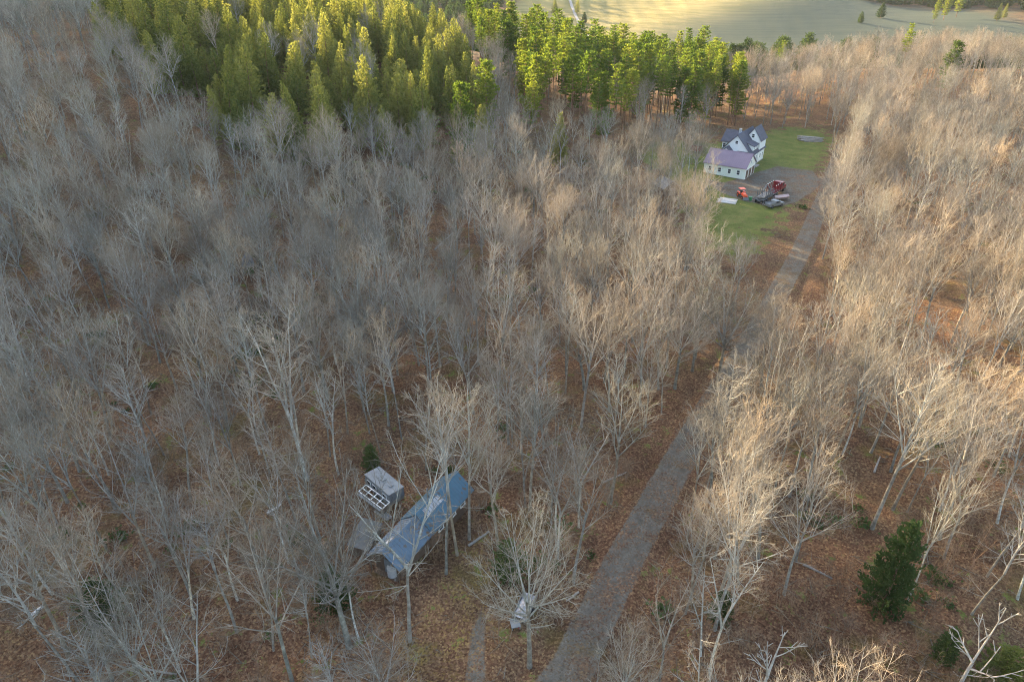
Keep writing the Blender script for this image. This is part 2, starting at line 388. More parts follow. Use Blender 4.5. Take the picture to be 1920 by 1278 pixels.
def window(e, x, y, z, w_, h_, face='f', mat='trim', glass='glass'):
    """face f: on a wall facing -y; r: on a wall facing +x"""
    mb = MB(); gl = MB(); t = .09
    def bx(m, a0, a1, z0, z1, d0, d1):
        if face == 'f': m.box(a0, a1, y-d1, y-d0, z0, z1)
        else: m.box(x+d0, x+d1, a0, a1, z0, z1)
    c = x if face == 'f' else y
    bx(mb, c-w_/2-t, c-w_/2, z-h_/2, z+h_/2, .0, .10); bx(mb, c+w_/2, c+w_/2+t, z-h_/2, z+h_/2, .0, .10)
    bx(mb, c-w_/2-t, c+w_/2+t, z+h_/2, z+h_/2+t, .0, .11); bx(mb, c-w_/2-t-.04, c+w_/2+t+.04, z-h_/2-t, z-h_/2, .0, .13)
    bx(mb, c-w_/2, c+w_/2, z-.03, z+.03, .03, .08)
    f = part('window', mb, M[mat], e); bx(gl, c-w_/2, c+w_/2, z-h_/2, z+h_/2, .0, .035); part('pane', gl, M[glass], f)

# blue roofed cabin
e = empty('cabin', (-13.9, 51.8, gz(-11, 57)), R(-30)); tag(e, 'long narrow cabin with a stepped blue metal roof in the clearing', 'cabin')
gable_walls(e, -1.75, 1.75, .7, 6.1, -.3, 2.45, 3.7, M['board']); gable_walls(e, -1.9, 1.9, 6.1, 13.7, -.3, 2.75, 4.05, M['board'])
gable_roof(e, -2.2, 2.35, -.15, 6.0, 2.3, 3.95, M['blue_old'], ribs=.45)
gable_roof(e, -2.25, 2.45, 5.9, 14.3, 2.4, 4.3, M['blue_roof'], ribs=.45)
def on_slope(mb, y0, y1, t0, t1, x1, ze, zr, off=.15, th=.07, side=1):
    p = [(side*x1*t, zr+(ze-zr)*t+off) for t in (t0, t1)]
    pr = [p[0], p[1], (p[1][0], p[1][1]+th), (p[0][0], p[0][1]+th)]
    mb.prism(pr if side > 0 else pr[::-1], y0, y1)
for k in range(5):
    mb = MB(); on_slope(mb, 6.9+k*.60, 7.46+k*.60, .12, .42, 2.4, 2.4, 4.3, .17); part('skylight_panel', mb, M['paletarp'], e)
mb = MB(); on_slope(mb, .9, 2.2, .05, .30, 2.2, 2.3, 3.95, .17, .05, -1); part('roof_patch', mb, M['paletarp'], e, label='pale patch beside the ridge')
for x in (-1.95, 1.95): mb = MB(); mb.cyl((x, .1, 1.0), (0, 0, 1), .07, 2.6, 6); part('porch_post', mb, M['board'], e)
mb = MB(); mb.box(-1.6, 1.6, .1, .7, -.3, .1); part('porch_floor', mb, M['board'], e)
mb = MB(); mb.box(-.45, .45, .62, .69, .12, 2.0); part('door', mb, M['greymetal'], e)
mb = MB(); mb.cyl((-.9, 9.5, 4.3), (0, 0, 1), .11, 1.3, 8); part('stove_pipe', mb, M['steel'], e)
for y in (8, 10.5, 12.5): window(e, 1.9, y, 1.6, .8, .8, 'r')
# pale drum at the near end
x, y = at(736, 1074, .6); e = empty('storage_drum', (x, y, gz(x, y)+.1), .3); tag(e, 'pale round drum standing at the near gable end of the blue cabin', 'drum')
mb = MB(); mb.cyl((0, 0, .55), (0, 0, 1), .55, 1.1, 18); mb.cyl((0, 0, .55), (0, 0, 1), .58, .06, 18); part('drum_body', mb, M['paletarp'], e)
mb = MB(); mb.cyl((0, 0, 1.15), (0, 0, 1), .57, .1, 18); mb.cyl((.2, .1, 1.22), (0, 0, 1), .1, .1, 8); part('lid', mb, M['lumber'], e)
mb = MB(); mb.cyl((.1, -1.0, -.15), (.15, 1, .45), .05, 1.6, 6); part('spout_pipe', mb, M['log'], e)

# grey camper trailer and the framed rack before it
e = empty('camper_trailer', (-15.9, 64.6, gz(-16, 65)), R(-46)); tag(e, 'old grey camper trailer with a flat dirty roof behind the blue cabin', 'trailer')
mb = MB(); mb.prism([(-2.6, .6), (2.5, .6), (2.75, 1.3), (2.65, 2.4), (-2.5, 2.45), (-2.75, 1.4)], -1.05, 1.05); part('body', mb, M['greymetal'], e)
mb = MB(); mb.box(-2.6, 2.7, -1.12, 1.12, 2.46, 2.56); mb.box(-.4, .2, -.3, .3, 2.56, 2.72); mb.box(1.2, 1.7, -.2, .3, 2.56, 2.68); part('roof', mb, M['palemetal'], e)
for k in (-1.8, -.6, 1.6):
    mb = MB(); mb.box(k-.4, k+.4, -1.09, -1.05, 1.35, 1.95); w0 = part('window', mb, M['trim'], e); mb = MB(); mb.box(k-.34, k+.34, -1.11, -1.09, 1.41, 1.89); part('pane', mb, M['glass'], w0)
mb = MB(); mb.box(.3, 1.0, -1.1, -1.05, .65, 2.2); part('door', mb, M['palemetal'], e)
for sx in (-.5, .5):
    for sy in (-1, 1):
        mb = MB(); mb.cyl((sx, sy*.95, .35), (0, 1, 0), .35, .22, 14); part('wheel', mb, M['tyre'], e)
mb = MB(); mb.box(-3.7, -2.7, -.05, .05, .45, .55); part('hitch', mb, M['steel'], e)
e = empty('frame_rack', (-16.9, 62.9, gz(-17, 63)), R(-42)); tag(e, 'white wooden frame of open cells on legs in front of the grey trailer', 'rack')
T_ = Matrix.Translation((0, 0, 1.35)) @ Matrix.Rotation(R(14), 4, 'X')
for yy in (-.6, 0, .6):
    mb = MB(); mb.box(-2.3, 2.3, yy-.045, yy+.045, 0, .09, 0, T_); part('rail', mb, M['trim'], e)
for k in range(5):
    mb = MB(); xx = -2.3+1.15*k; mb.box(xx-.045, xx+.045, -.555, .555, .005, .085, 0, T_); part('crossbar', mb, M['trim'], e)
for sx in (-2.2, 2.2):
    for sy in (-.5, .5):
        mb = MB(); mb.box(sx-.05, sx+.05, sy-.05, sy+.05, -.2, 1.25+sy*.25); part('leg', mb, M['log'], e)
mb = MB(); mb.box(-2.2, 2.2, -.95, -.66, 1.05, 1.12); part('shelf_board', mb, M['palemetal'], e, label='pale blue grey board along the low edge')
mb = MB(); mb.box(-1.2, 1.9, -.45, .5, -.1, .5); part('crate_row', mb, M['board'], e)
x, y = at(718, 963, .2); e = empty('plank_stack', (x, y, gz(x, y)), R(-40)); tag(e, 'small stack of grey boards beyond the white frame rack', 'boards')
for k in range(5):
    mb = MB(); mb.box(-1.2, 1.2+.1*(k % 2), -.45+.18*k, -.29+.18*k, .0, .12+.02*(k % 3)); part('board', mb, M['palemetal'] if k % 2 else M['log'], e)
# low grey shed
e = empty('low_shed', (-17.0, 57.2, gz(-17, 57)), R(-12)); tag(e, 'low dark grey lean-to roof left of the near end of the cabin', 'shed')
mb = MB(); mb.prism([(-1.1, 0), (1.1, 0), (1.1, 1.25), (-1.1, 1.6)], -2.0, 2.0); part('wall', mb, M['board'], e)
for k in range(6):
    mb = MB(); z = .012*(k % 2); mb.prism([(-1.3, 1.64+z), (1.3, 1.23+z), (1.3, 1.28+z), (-1.3, 1.69+z)], -2.2+k*.74, -2.2+k*.74+.72); part('roof_panel', mb, M['greytarp'], e)
# utility trailer with pale load by the lane, and a blue grey board
e = empty('utility_trailer', (1.35, 47.6, gz(1.35, 47.6)), R(-22)); tag(e, 'small trailer with a crumpled pale tarp load beneath the broad grey tree', 'trailer')
mb = MB(); mb.box(-.75, .75, -1.7, 1.7, .45, .6); part('deck', mb, M['board'], e)
for sx in (-.78, .74):
    mb = MB(); mb.box(sx, sx+.05, -1.7, 1.7, .6, .95); part('side_board', mb, M['log'], e)
mb = MB(); r_ = random.Random(5); g = [[Vector((-.68+i*.17, -1.6+j*.2, .66+.35*math.sin(math.pi*i/8)*math.sin(math.pi*j/16)**.5+r_.uniform(0, .14))) for i in range(9)] for j in range(17)]
for j in range(16):
    for i in range(8): mb.poly([g[j][i], g[j][i+1], g[j+1][i+1], g[j+1][i]])
part('tarp', mb, M['paletarp'], e)
for sx in (-.9, .9):
    mb = MB(); mb.cyl((sx, 0, .32), (1, 0, 0), .32, .2, 14); part('wheel', mb, M['tyre'], e)
mb = MB(); mb.cyl((-.2, -2.1, .42), (.25, 1, 0), .05, 1.0, 6); mb.cyl((.2, -2.1, .42), (-.25, 1, 0), .05, 1.0, 6); part('tongue', mb, M['red'], e)
x, y = at(966, 1168, .5); e = empty('low_table', (x, y, gz(x, y)), R(12)); tag(e, 'square blue grey board on short legs near the end of the lane', 'table')
mb = MB(); mb.box(-.48, .48, -.55, .55, .42, .5); part('top', mb, M['palemetal'], e)
for sx in (-.4, .4):
    for sy in (-.45, .45):
        mb = MB(); mb.box(sx-.04, sx+.04, sy-.04, sy+.04, -.1, .42); part('leg', mb, M['log'], e)

# logs on the forest floor
def log(px0, py0, px1, py1, r0, mat, lab, z=.15):
    a = at(px0, py0, z); b = at(px1, py1, z); A = Vector((a[0], a[1], gz(*a)+z)); B = Vector((b[0], b[1], gz(*b)+z))
    mb = MB(); c = (A+B)/2; rr = random.Random(px0)
    P = [A.lerp(B, t/4)-c+RV(rr, .06) for t in range(5)]
    mb.tube(P, [r0*(1-.1*i) for i in range(5)], 8, 0, True)
    for i in (1, 2, 3):
        q = P[i]; d = RV(rr, 1); d.z = abs(d.z)+.2; mb.tube([q, q+d.normalized()*r0*3.5], [r0*.3, r0*.12], 4)
    o = link('fallen_log', mb.mesh('fallen_log', [mat], True), None, c); tag(o, lab, 'log')
log(879, 1018, 917, 993, .17, M['log'], 'fallen grey log on the leaves right of the blue cabin')
log(60, 1160, 90, 1138, .2, M['birchlog'], 'broken white log resting against trunks at the lower left')
log(500, 962, 528, 944, .16, M['birchlog'], 'pale broken log left of the grey trailer')
log(1505, 1060, 1560, 1085, .14, M['log'], 'thin fallen log in the open strip at the lower right')
log(1130, 905, 1175, 885, .15, M['log'], 'fallen log beside the left verge of the road')
log(815, 470, 850, 440, .2, M['log'], 'fallen trunk in a far gap of the shaded wood')
log(1640, 880, 1652, 850, .15, M['log'], 'grey fallen log in the wood right of the open strip')
log(250, 1250, 330, 1262, .15, M['log'], 'long fallen log at the bottom edge on the left')
log(1085, 1108, 1062, 1120, .12, M['log'], 'short log lying at the left edge of the road')
x, y, z = on_ground(465, 497); e = empty('tarp_tent', (x, y, z), .3); tag(e, 'small blue grey tarp tent among trunks in the shaded wood', 'tent')
mb = MB(); mb.prism([(-1.2, 0), (1.2, 0), (1.0, 1.2), (0, 2.5), (-1.0, 1.2)], -1.2, 1.2); part('cover', mb, flat('blue_grey_tarp', (.13, .16, .21), .7), e)
mb = MB(); mb.cyl((0, 0, 2.52), (0, 1, 0), .05, 2.6, 6); part('ridge_pole', mb, M['log'], e)

# --------------------------------------------- garage and white house
GA = R(-34.8); GO = (58.4, 206.3)
def GL(x, y): return (GO[0]+x*math.cos(GA)-y*math.sin(GA), GO[1]+x*math.sin(GA)+y*math.cos(GA))
e = empty('garage', (GO[0], GO[1], 0), GA); tag(e, 'cream garage with a plum coloured metal roof beside the gravel yard', 'garage')
mb = MB(); mb.box(-.05, 12.65, -.05, 9.05, -.3, .25); part('foundation', mb, M['concrete'], e)
gable_walls(e, 0, 12.6, 0, 9, .25, 3.5, 6.6, M['cream'], 'x')
gable_roof(e, -.35, 12.95, -.45, 9.45, 3.3, 6.65, M['plum'], axis='x', ribs=.6)
for x in (1.9, 4.9, 7.9, 10.6): window(e, x, 0, 1.95, .85, 1.25)
for y in (1.7, 4.5, 7.3):
    mb = MB(); mb.box(12.6, 12.66, y-1.15, y+1.15, .26, 2.75); d = part('garage_door', mb, M['board'], e)
    mb = MB(); mb.box(12.6, 12.7, y-1.3, y-1.151, .26, 2.9); mb.box(12.6, 12.7, y+1.151, y+1.3, .26, 2.9); mb.box(12.6, 12.7, y-1.15, y+1.15, 2.751, 2.9); part('door_frame', mb, M['trim'], d)
window(e, 12.6, 4.5, 4.6, .8, .9, 'r')
e = empty('white_house', (GO[0], GO[1], 0), GA); tag(e, 'white gabled farmhouse with dark roofs and dormers behind the garage', 'house')
mb = MB(); mb.box(-.6, 9.9, 12.9, 27.1, -.3, .3); part('foundation', mb, M['concrete'], e)
gable_walls(e, 0, 9.6, 13, 27, .3, 4.2, 9.4, M['white'])
gable_roof(e, -.6, 10.2, 12.5, 27.4, 3.75, 9.6, M['shingle'])
for x, z, w_, h_ in ((4.8, 7.4, .8, .9),): window(e, x, 13, z, w_, h_)
# low front wing with its own gable
gable_walls(e, .2, 5.0, 10.6, 12.99, .3, 3.6, 5.9, M['white'])
gable_roof(e, -.2, 5.4, 10.2, 14.2, 3.35, 6.1, M['shingle'])
window(e, 2.6, 10.6, 4.5, .8, 1.0); window(e, 1.5, 10.6, 1.9, .9, 1.2)
mb = MB(); mb.box(5.01, 9.5, 10.8, 12.99, .3, 3.2); part('wall', mb, M['white'], e)
mb = MB(); mb.prism([(10.4, 3.15), (13.0, 4.75), (13.0, 4.9), (10.4, 3.3)], 5.45, 9.9, axis='x'); part('porch_roof', mb, M['shingle'], e)
window(e, 7.3, 10.8, 1.8, .9, 1.1)
# rear cross wing, taller
gable_walls(e, -1.6, 5.4, 19.0, 26.2, .3, 6.0, 8.5, M['white'], 'x')
gable_roof(e, -2.1, 5.4, 18.4, 26.8, 5.7, 8.7, M['shingle'], axis='x')
for x in (-.9,): window(e, x, 19.0, 4.6, .8, 1.1)
gable_walls(e, 5.0, 9.9, 20.5, 26.6, .3, 7.0, 10.4, M['white'])
gable_roof(e, 4.7, 10.3, 20.1, 27.0, 6.8, 10.6, M['shingle'])
window(e, 7.4, 20.5, 8.3, .8, 1.1)
# dormer on the right slope
mb = MB(); mb.prism([(6.6, 4.9), (9.5, 4.9), (9.5, 6.3), (6.6, 7.3)], 15.5, 19.4); part('dormer', mb, M['white'], e)
mb = MB(); mb.prism([(6.0, 7.45), (9.9, 6.15), (9.9, 6.3), (6.0, 7.6)], 15.1, 20.0); part('dormer_roof', mb, M['shingle'], e)
for y in (16.5, 18.3): window(e, 9.5, y, 5.7, .7, .8, 'r')
for y in (14.5, 17, 19.5, 22.5, 25): window(e, 9.6 if y < 20 else 9.9, y, 2.1, .9, 1.3, 'r')
mb = MB(); mb.box(9.62, 11.4, 15.0, 18.4, -.1, .35); part('porch_step', mb, M['log'], e)
mb = MB(); mb.box(3.6, 4.3, 17.4, 18.1, 7.6, 10.6); part('chimney', mb, M['concrete'], e)
mb = MB(); on = [(1.6, 5.75), (4.5, 8.5), (4.5, 8.62), (1.6, 5.87)]; mb.prism([(3.2, 8.15), (4.75, 9.78), (4.75, 9.9), (3.2, 8.3)], 14.6, 17.0); part('roof_tarp', mb, M['bluetarp'], e, label='blue tarp by the ridge')

# small grey shed in the trees
x, y = at(1247, 365, 0); e = empty('garden_shed', (x, y, gz(x, y)), R(25)); tag(e, 'small shed with a grey pitched roof among trees left of the garage', 'shed')
gable_walls(e, -2.4, 2.4, -2.6, 2.6, -.3, 2.3, 3.9, M['board']); gable_roof(e, -2.8, 2.8, -2.9, 2.9, 2.1, 4.0, M['palemetal'], ribs=.5)
mb = MB(); mb.box(-.6, .6, -2.66, -2.6, 0, 2); part('door', mb, M['log'], e)

def wheel(e, x, y, z, r, w_, hub='steel', ax=(1, 0, 0)):
    mb = MB(); mb.cyl((x, y, z), ax, r, w_, 16); o = part('wheel', mb, M['tyre'], e, False)
    mb = MB(); mb.cyl((x, y, z), ax, r*.5, w_+.03, 12); part('rim', mb, M[hub], o)
# orange tractor
x, y = at(1391, 371, 0); e = empty('tractor', (x, y, gz(x, y)), R(8)); tag(e, 'orange compact tractor with canopy parked at the edge of the gravel yard', 'tractor')
mb = MB(); mb.prism([(-1.9, .75), (-.1, .75), (-.1, 1.55), (-1.7, 1.4), (-1.95, 1.1)], -.38, .38, axis='x'); part('hood', mb, M['orange'], e)
mb = MB(); mb.box(-.5, .5, -.1, 1.3, .6, .95); part('chassis', mb, M['steel'], e)
for s in (-1, 1):
    mb = MB(); mb.prism([(.1, .95), (1.5, .95), (1.35, 1.5), (.3, 1.5)], s*.78-.2, s*.78+.2, axis='x'); part('fender', mb, M['orange'], e)
    wheel(e, s*.85, .8, .65, .65, .35, 'orange'); wheel(e, s*.62, -1.35, .38, .38, .24, 'orange')
    for ya, yb in ((1.25, 1.2), (0, .1)): mb = MB(); mb.tube([Vector((s*.55, ya, .9)), Vector((s*.55, yb, 2.3))], [.05, .05], 5); part('roof_post', mb, M['steel'], e)
    mb = MB(); mb.tube([Vector((s*.5, .1, 1.2)), Vector((s*.5, -1.6, 1.25)), Vector((s*.5, -2.4, .4))], [.08, .08, .07], 4); part('loader_arm', mb, M['orange'], e)
mb = MB(); mb.box(-.75, .75, -.1, 1.45, 2.3, 2.42); part('canopy', mb, M['orange'], e)
mb = MB(); mb.box(-.28, .28, .55, 1.05, .95, 1.2); mb.box(-.28, .28, .98, 1.1, 1.2, 1.65); part('seat', mb, M['tyre'], e)
mb = MB(); mb.cyl((0, .25, 1.45), (0, -.5, 1), .2, .04, 12); mb.cyl((0, .1, 1.25), (0, -.5, 1), .03, .5, 5); part('steering_wheel', mb, M['tyre'], e)
mb = MB(); mb.prism([(-2.9, .1), (-2.3, .1), (-2.3, .75), (-2.45, .75)], -.85, .85, axis='x'); part('bucket', mb, M['steel'], e)
x, y = at(1398, 374, 0); e = empty('bin', (x+.9, y-1, gz(x, y)), 0); tag(e, 'small green bin beside the orange tractor', 'bin')
mb = MB(); mb.prism([(-.35, 0), (.35, 0), (.42, .9), (-.42, .9)], -.35, .35); part('body', mb, M['green'], e); mb = MB(); mb.box(-.46, .46, -.4, .4, .9, 1.0); part('lid', mb, M['green'], e)

# log truck: red cab and stakes, steel trailer and loader
e = empty('log_truck', (71.3, 183.6, 0), R(-40)); tag(e, 'log truck with red cab and stakes and a grey loader parked on the gravel yard', 'truck')
mb = MB(); mb.box(-.45, .45, -8, 7.2, .75, 1.0); part('frame', mb, M['steel'], e)
mb = MB(); mb.prism([(5.0, 1.0), (8.4, 1.0), (8.5, 1.9), (7.1, 2.05), (6.7, 3.0), (5.0, 3.1)], -1.15, 1.15, axis='x'); cb = part('cab', mb, M['red'], e)
mb = MB(); mb.prism([(7.12, 2.1), (7.17, 2.1), (6.80, 2.95), (6.75, 2.95)], -1.0, 1.0, axis='x'); part('windscreen', mb, M['glass'], cb)
for s in (-1, 1):
    mb = MB(); mb.box(s*1.17-.02, s*1.17+.02, 5.5, 6.5, 2.1, 2.8); part('side_window', mb, M['glass'], cb)
mb = MB(); mb.box(-1.2, 1.2, 8.42, 8.6, .7, 1.1); part('bumper', mb, M['palemetal'], e)
mb = MB(); mb.box(-1.2, 1.2, 4.7, 4.85, 1.0, 3.2); part('headboard', mb, M['red'], e)
mb = MB(); mb.box(-1.2, 1.2, -7.6, 4.6, 1.0, 1.18); part('deck', mb, M['steel'], e)
for k, yy in enumerate((4.2, 2.9, 1.6, .3, -1.6, -3.2, -4.8, -6.4)):
    for s in (-1, 1):
        mb = MB(); mb.box(s*1.2-.07, s*1.2+.07, yy-.08, yy+.08, 1.18, 3.3); st = part('stake', mb, M['red'] if k < 4 else M['steel'], e)
        if k < 4: mb = MB(); mb.box(s*1.2-.1, s*1.2+.1, yy-.11, yy+.11, 3.3, 3.45); part('stake_cap', mb, M['white'], st)
    mb = MB(); mb.box(-1.13, 1.13, yy-.1, yy+.1, 1.18, 1.36); part('bunk', mb, M['red'] if k < 4 else M['steel'], e)
for yy in (7.4, 2.2, 1.0, -4.6, -5.8, -7.0):
    for s in (-1, 1): wheel(e, s*1.0, yy, .52, .52, .34)
mb = MB(); mb.cyl((0, -1.0, 1.9), (0, 0, 1), .3, 1.6, 10); mb.box(-.6, .6, -1.5, -.5, 1.18, 1.5); ld = part('loader_base', mb, M['steel'], e)
mb = MB(); mb.tube([Vector((0, -1, 2.6)), Vector((-.2, -3.6, 4.2)), Vector((.1, -6.2, 3.2)), Vector((.1, -6.4, 2.1))], [.16, .14, .11, .08], 6); part('loader_boom', mb, M['steel'], e)
for s in (-1, 1):
    mb = MB(); mb.tube([Vector((.1, -6.4, 2.1)), Vector((.1+s*.5, -6.4, 1.75)), Vector((.1+s*.15, -6.4, 1.4))], [.09, .08, .04], 5); part('grapple_arm', mb, M['steel'], e)
rr = random.Random(3)
for k in range(9):
    mb = MB(); xx = -.85+.21*(k % 9); mb.tube([Vector((xx, -7.3, 1.5+rr.uniform(0, .35))), Vector((xx, -1.9, 1.5+rr.uniform(0, .35)))], [.15, .11], 7, 0, True); part('log', mb, M['log'], e)
for k in range(16):
    mb = MB(); c = Vector((rr.uniform(-2.4, 2.6), rr.uniform(-8.6, -3), rr.uniform(.1, .5))); d = Vector((rr.uniform(-1, 1), rr.uniform(-1, 1), rr.uniform(-.05, .3))).normalized()*rr.uniform(.8, 1.8); c = e.matrix_basis @ c; d = e.matrix_basis.to_3x3() @ d
    mb.tube([c-d, c+d], [.10, .05], 5, 0, True); tag(link('cut_branch', mb.mesh('cut_branch', [M['steel'] if k % 2 else M['log']])), 'grey cut branch lying by the rear of the log truck', 'branch', 'cut branches heaped around the rear of the log truck')
# dark pickup
def pickup(x, y, rz, mat, lab, cargo=None):
    e = empty('pickup_truck', (x, y, gz(x, y)), rz); tag(e, lab, 'pickup truck')
    mb = MB(); mb.prism([(-2.6, .5), (2.6, .5), (2.65, 1.0), (1.4, 1.15), (.75, 1.75), (-.6, 1.78), (-.75, 1.12), (-2.6, 1.12)], -.92, .92, axis='x'); b = part('body', mb, M[mat], e)
    mb = MB(); mb.prism([(.80, 1.71), (1.38, 1.17), (1.42, 1.2), (.84, 1.74)], -.8, .8, axis='x'); part('windscreen', mb, M['glass'], b)
    mb = MB(); mb.box(-.78, .78, -2.5, -.85, 1.125, 1.14); part('bed_floor', mb, M['steel'], b)
    for s in (-1, 1):
        mb = MB(); mb.box(s*.93-.015, s*.93+.015, -.45, .7, 1.2, 1.65); part('side_window', mb, M['glass'], b)
        for yy in (-1.6, 1.7): wheel(e, s*.86, yy, .4, .4, .26)
        mb = MB(); mb.box(s*.93-.03, s*.93+.03, -2.6, -.8, 1.1, 1.4); part('bed_side', mb, M[mat], b)
        mb = MB(); mb.box(s*.6-.2, s*.6+.2, 2.62, 2.68, .75, .95); part('headlight', mb, M['white'], b)
    return e
pickup(*at(1452, 384, .5), R(-62), 'greymetal', 'grey pickup parked on the near side of the log truck')
#pickup(*at(1508, 358, .5), R(35), 'paletarp', 'pale pickup half hidden by branches at the yard entrance')
x, y = at(1462, 372, 1); e = empty('covered_boat', (x+.8, y+1.5, gz(x, y)), R(-70)); tag(e, 'small boat shape under a pinkish white cover between the truck and pickup', 'boat')
mb = MB(); P_ = [(-2.2, .5), (-1.5, .95), (1.2, 1.0), (2.4, .75)]
for (ya, wa), (yb, wb) in zip(P_[:-1], P_[1:]):
    for s in (-1, 1): mb.poly([(0, ya, 1.5), (0, yb, 1.5), (s*wb*.9, yb, 1.05), (s*wa*.9, ya, 1.05)][::s]); mb.poly([(s*wa*.9, ya, 1.05), (s*wb*.9, yb, 1.05), (s*wb*.4, yb, .5), (s*wa*.4, ya, .5)][::s])
part('cover', mb, flat('pink_white_cover', (.36, .27, .26), .7), e)
mb = MB(); mb.box(-.5, .5, -1.8, 2.0, .3, .5); part('trailer_frame', mb, M['steel'], e)
for s in (-1, 1): wheel(e, s*.65, -.6, .28, .28, .2)
x, y = at(1313, 290, 0); e = empty('cargo_trailer', (x-1.2, y+1, gz(x, y)), R(-34)); tag(e, 'dark red box trailer at the left rear corner of the garage', 'trailer')
mb = MB(); mb.box(-1.6, 1.6, -1.0, 1.0, .6, 2.3); part('body', mb, M['red'], e); mb = MB(); mb.box(-1.65, 1.65, -1.05, 1.05, 2.3, 2.38); part('roof', mb, M['board'], e); mb = MB(); mb.box(-2.6, -1.6, -.06, .06, .5, .62); part('tongue', mb, M['steel'], e)
for s in (-1, 1): wheel(e, 0, s*.95, .35, .35, .2, ax=(0, 1, 0))
# timber pile on the lawn, lumber near the tractor
e = empty('timber_pile', (106.5, 247, gz(106, 247)), R(-14)); tag(e, 'long pile of grey weathered logs at the far edge of the lawn', 'log pile')
rr = random.Random(8)
for lay, n in enumerate((13, 11, 8, 4)):
    for k in range(n):
        yy = (k-(n-1)/2)*.36; L = rr.uniform(2.6, 4.4); xo = rr.uniform(-.8, .8); a = rr.gauss(0, .07+.05*lay)
        mb = MB(); c = Vector((xo, yy, .2+lay*.33)); d = Vector((math.cos(a), math.sin(a), rr.gauss(0, .02)))*L; mb.tube([c-d, c+d], [.2, .15], 7, 0, True); part('log', mb, M['log'], e)
x, y = at(1363, 378, 0); e = empty('lumber_stack', (x, y, gz(x, y)), R(-20)); tag(e, 'spread of pale boards on the grass left of the orange tractor', 'lumber')
for k in range(10):
    mb = MB(); mb.box(-2.3+rr.uniform(-.3, .3), 2.3+rr.uniform(-.3, .3), -2+k*.42, -1.66+k*.42, .02, .16+.08*rr.random(), 0, Matrix.Rotation(rr.gauss(0, .06), 4, 'Z')); part('board', mb, M['lumber'], e)


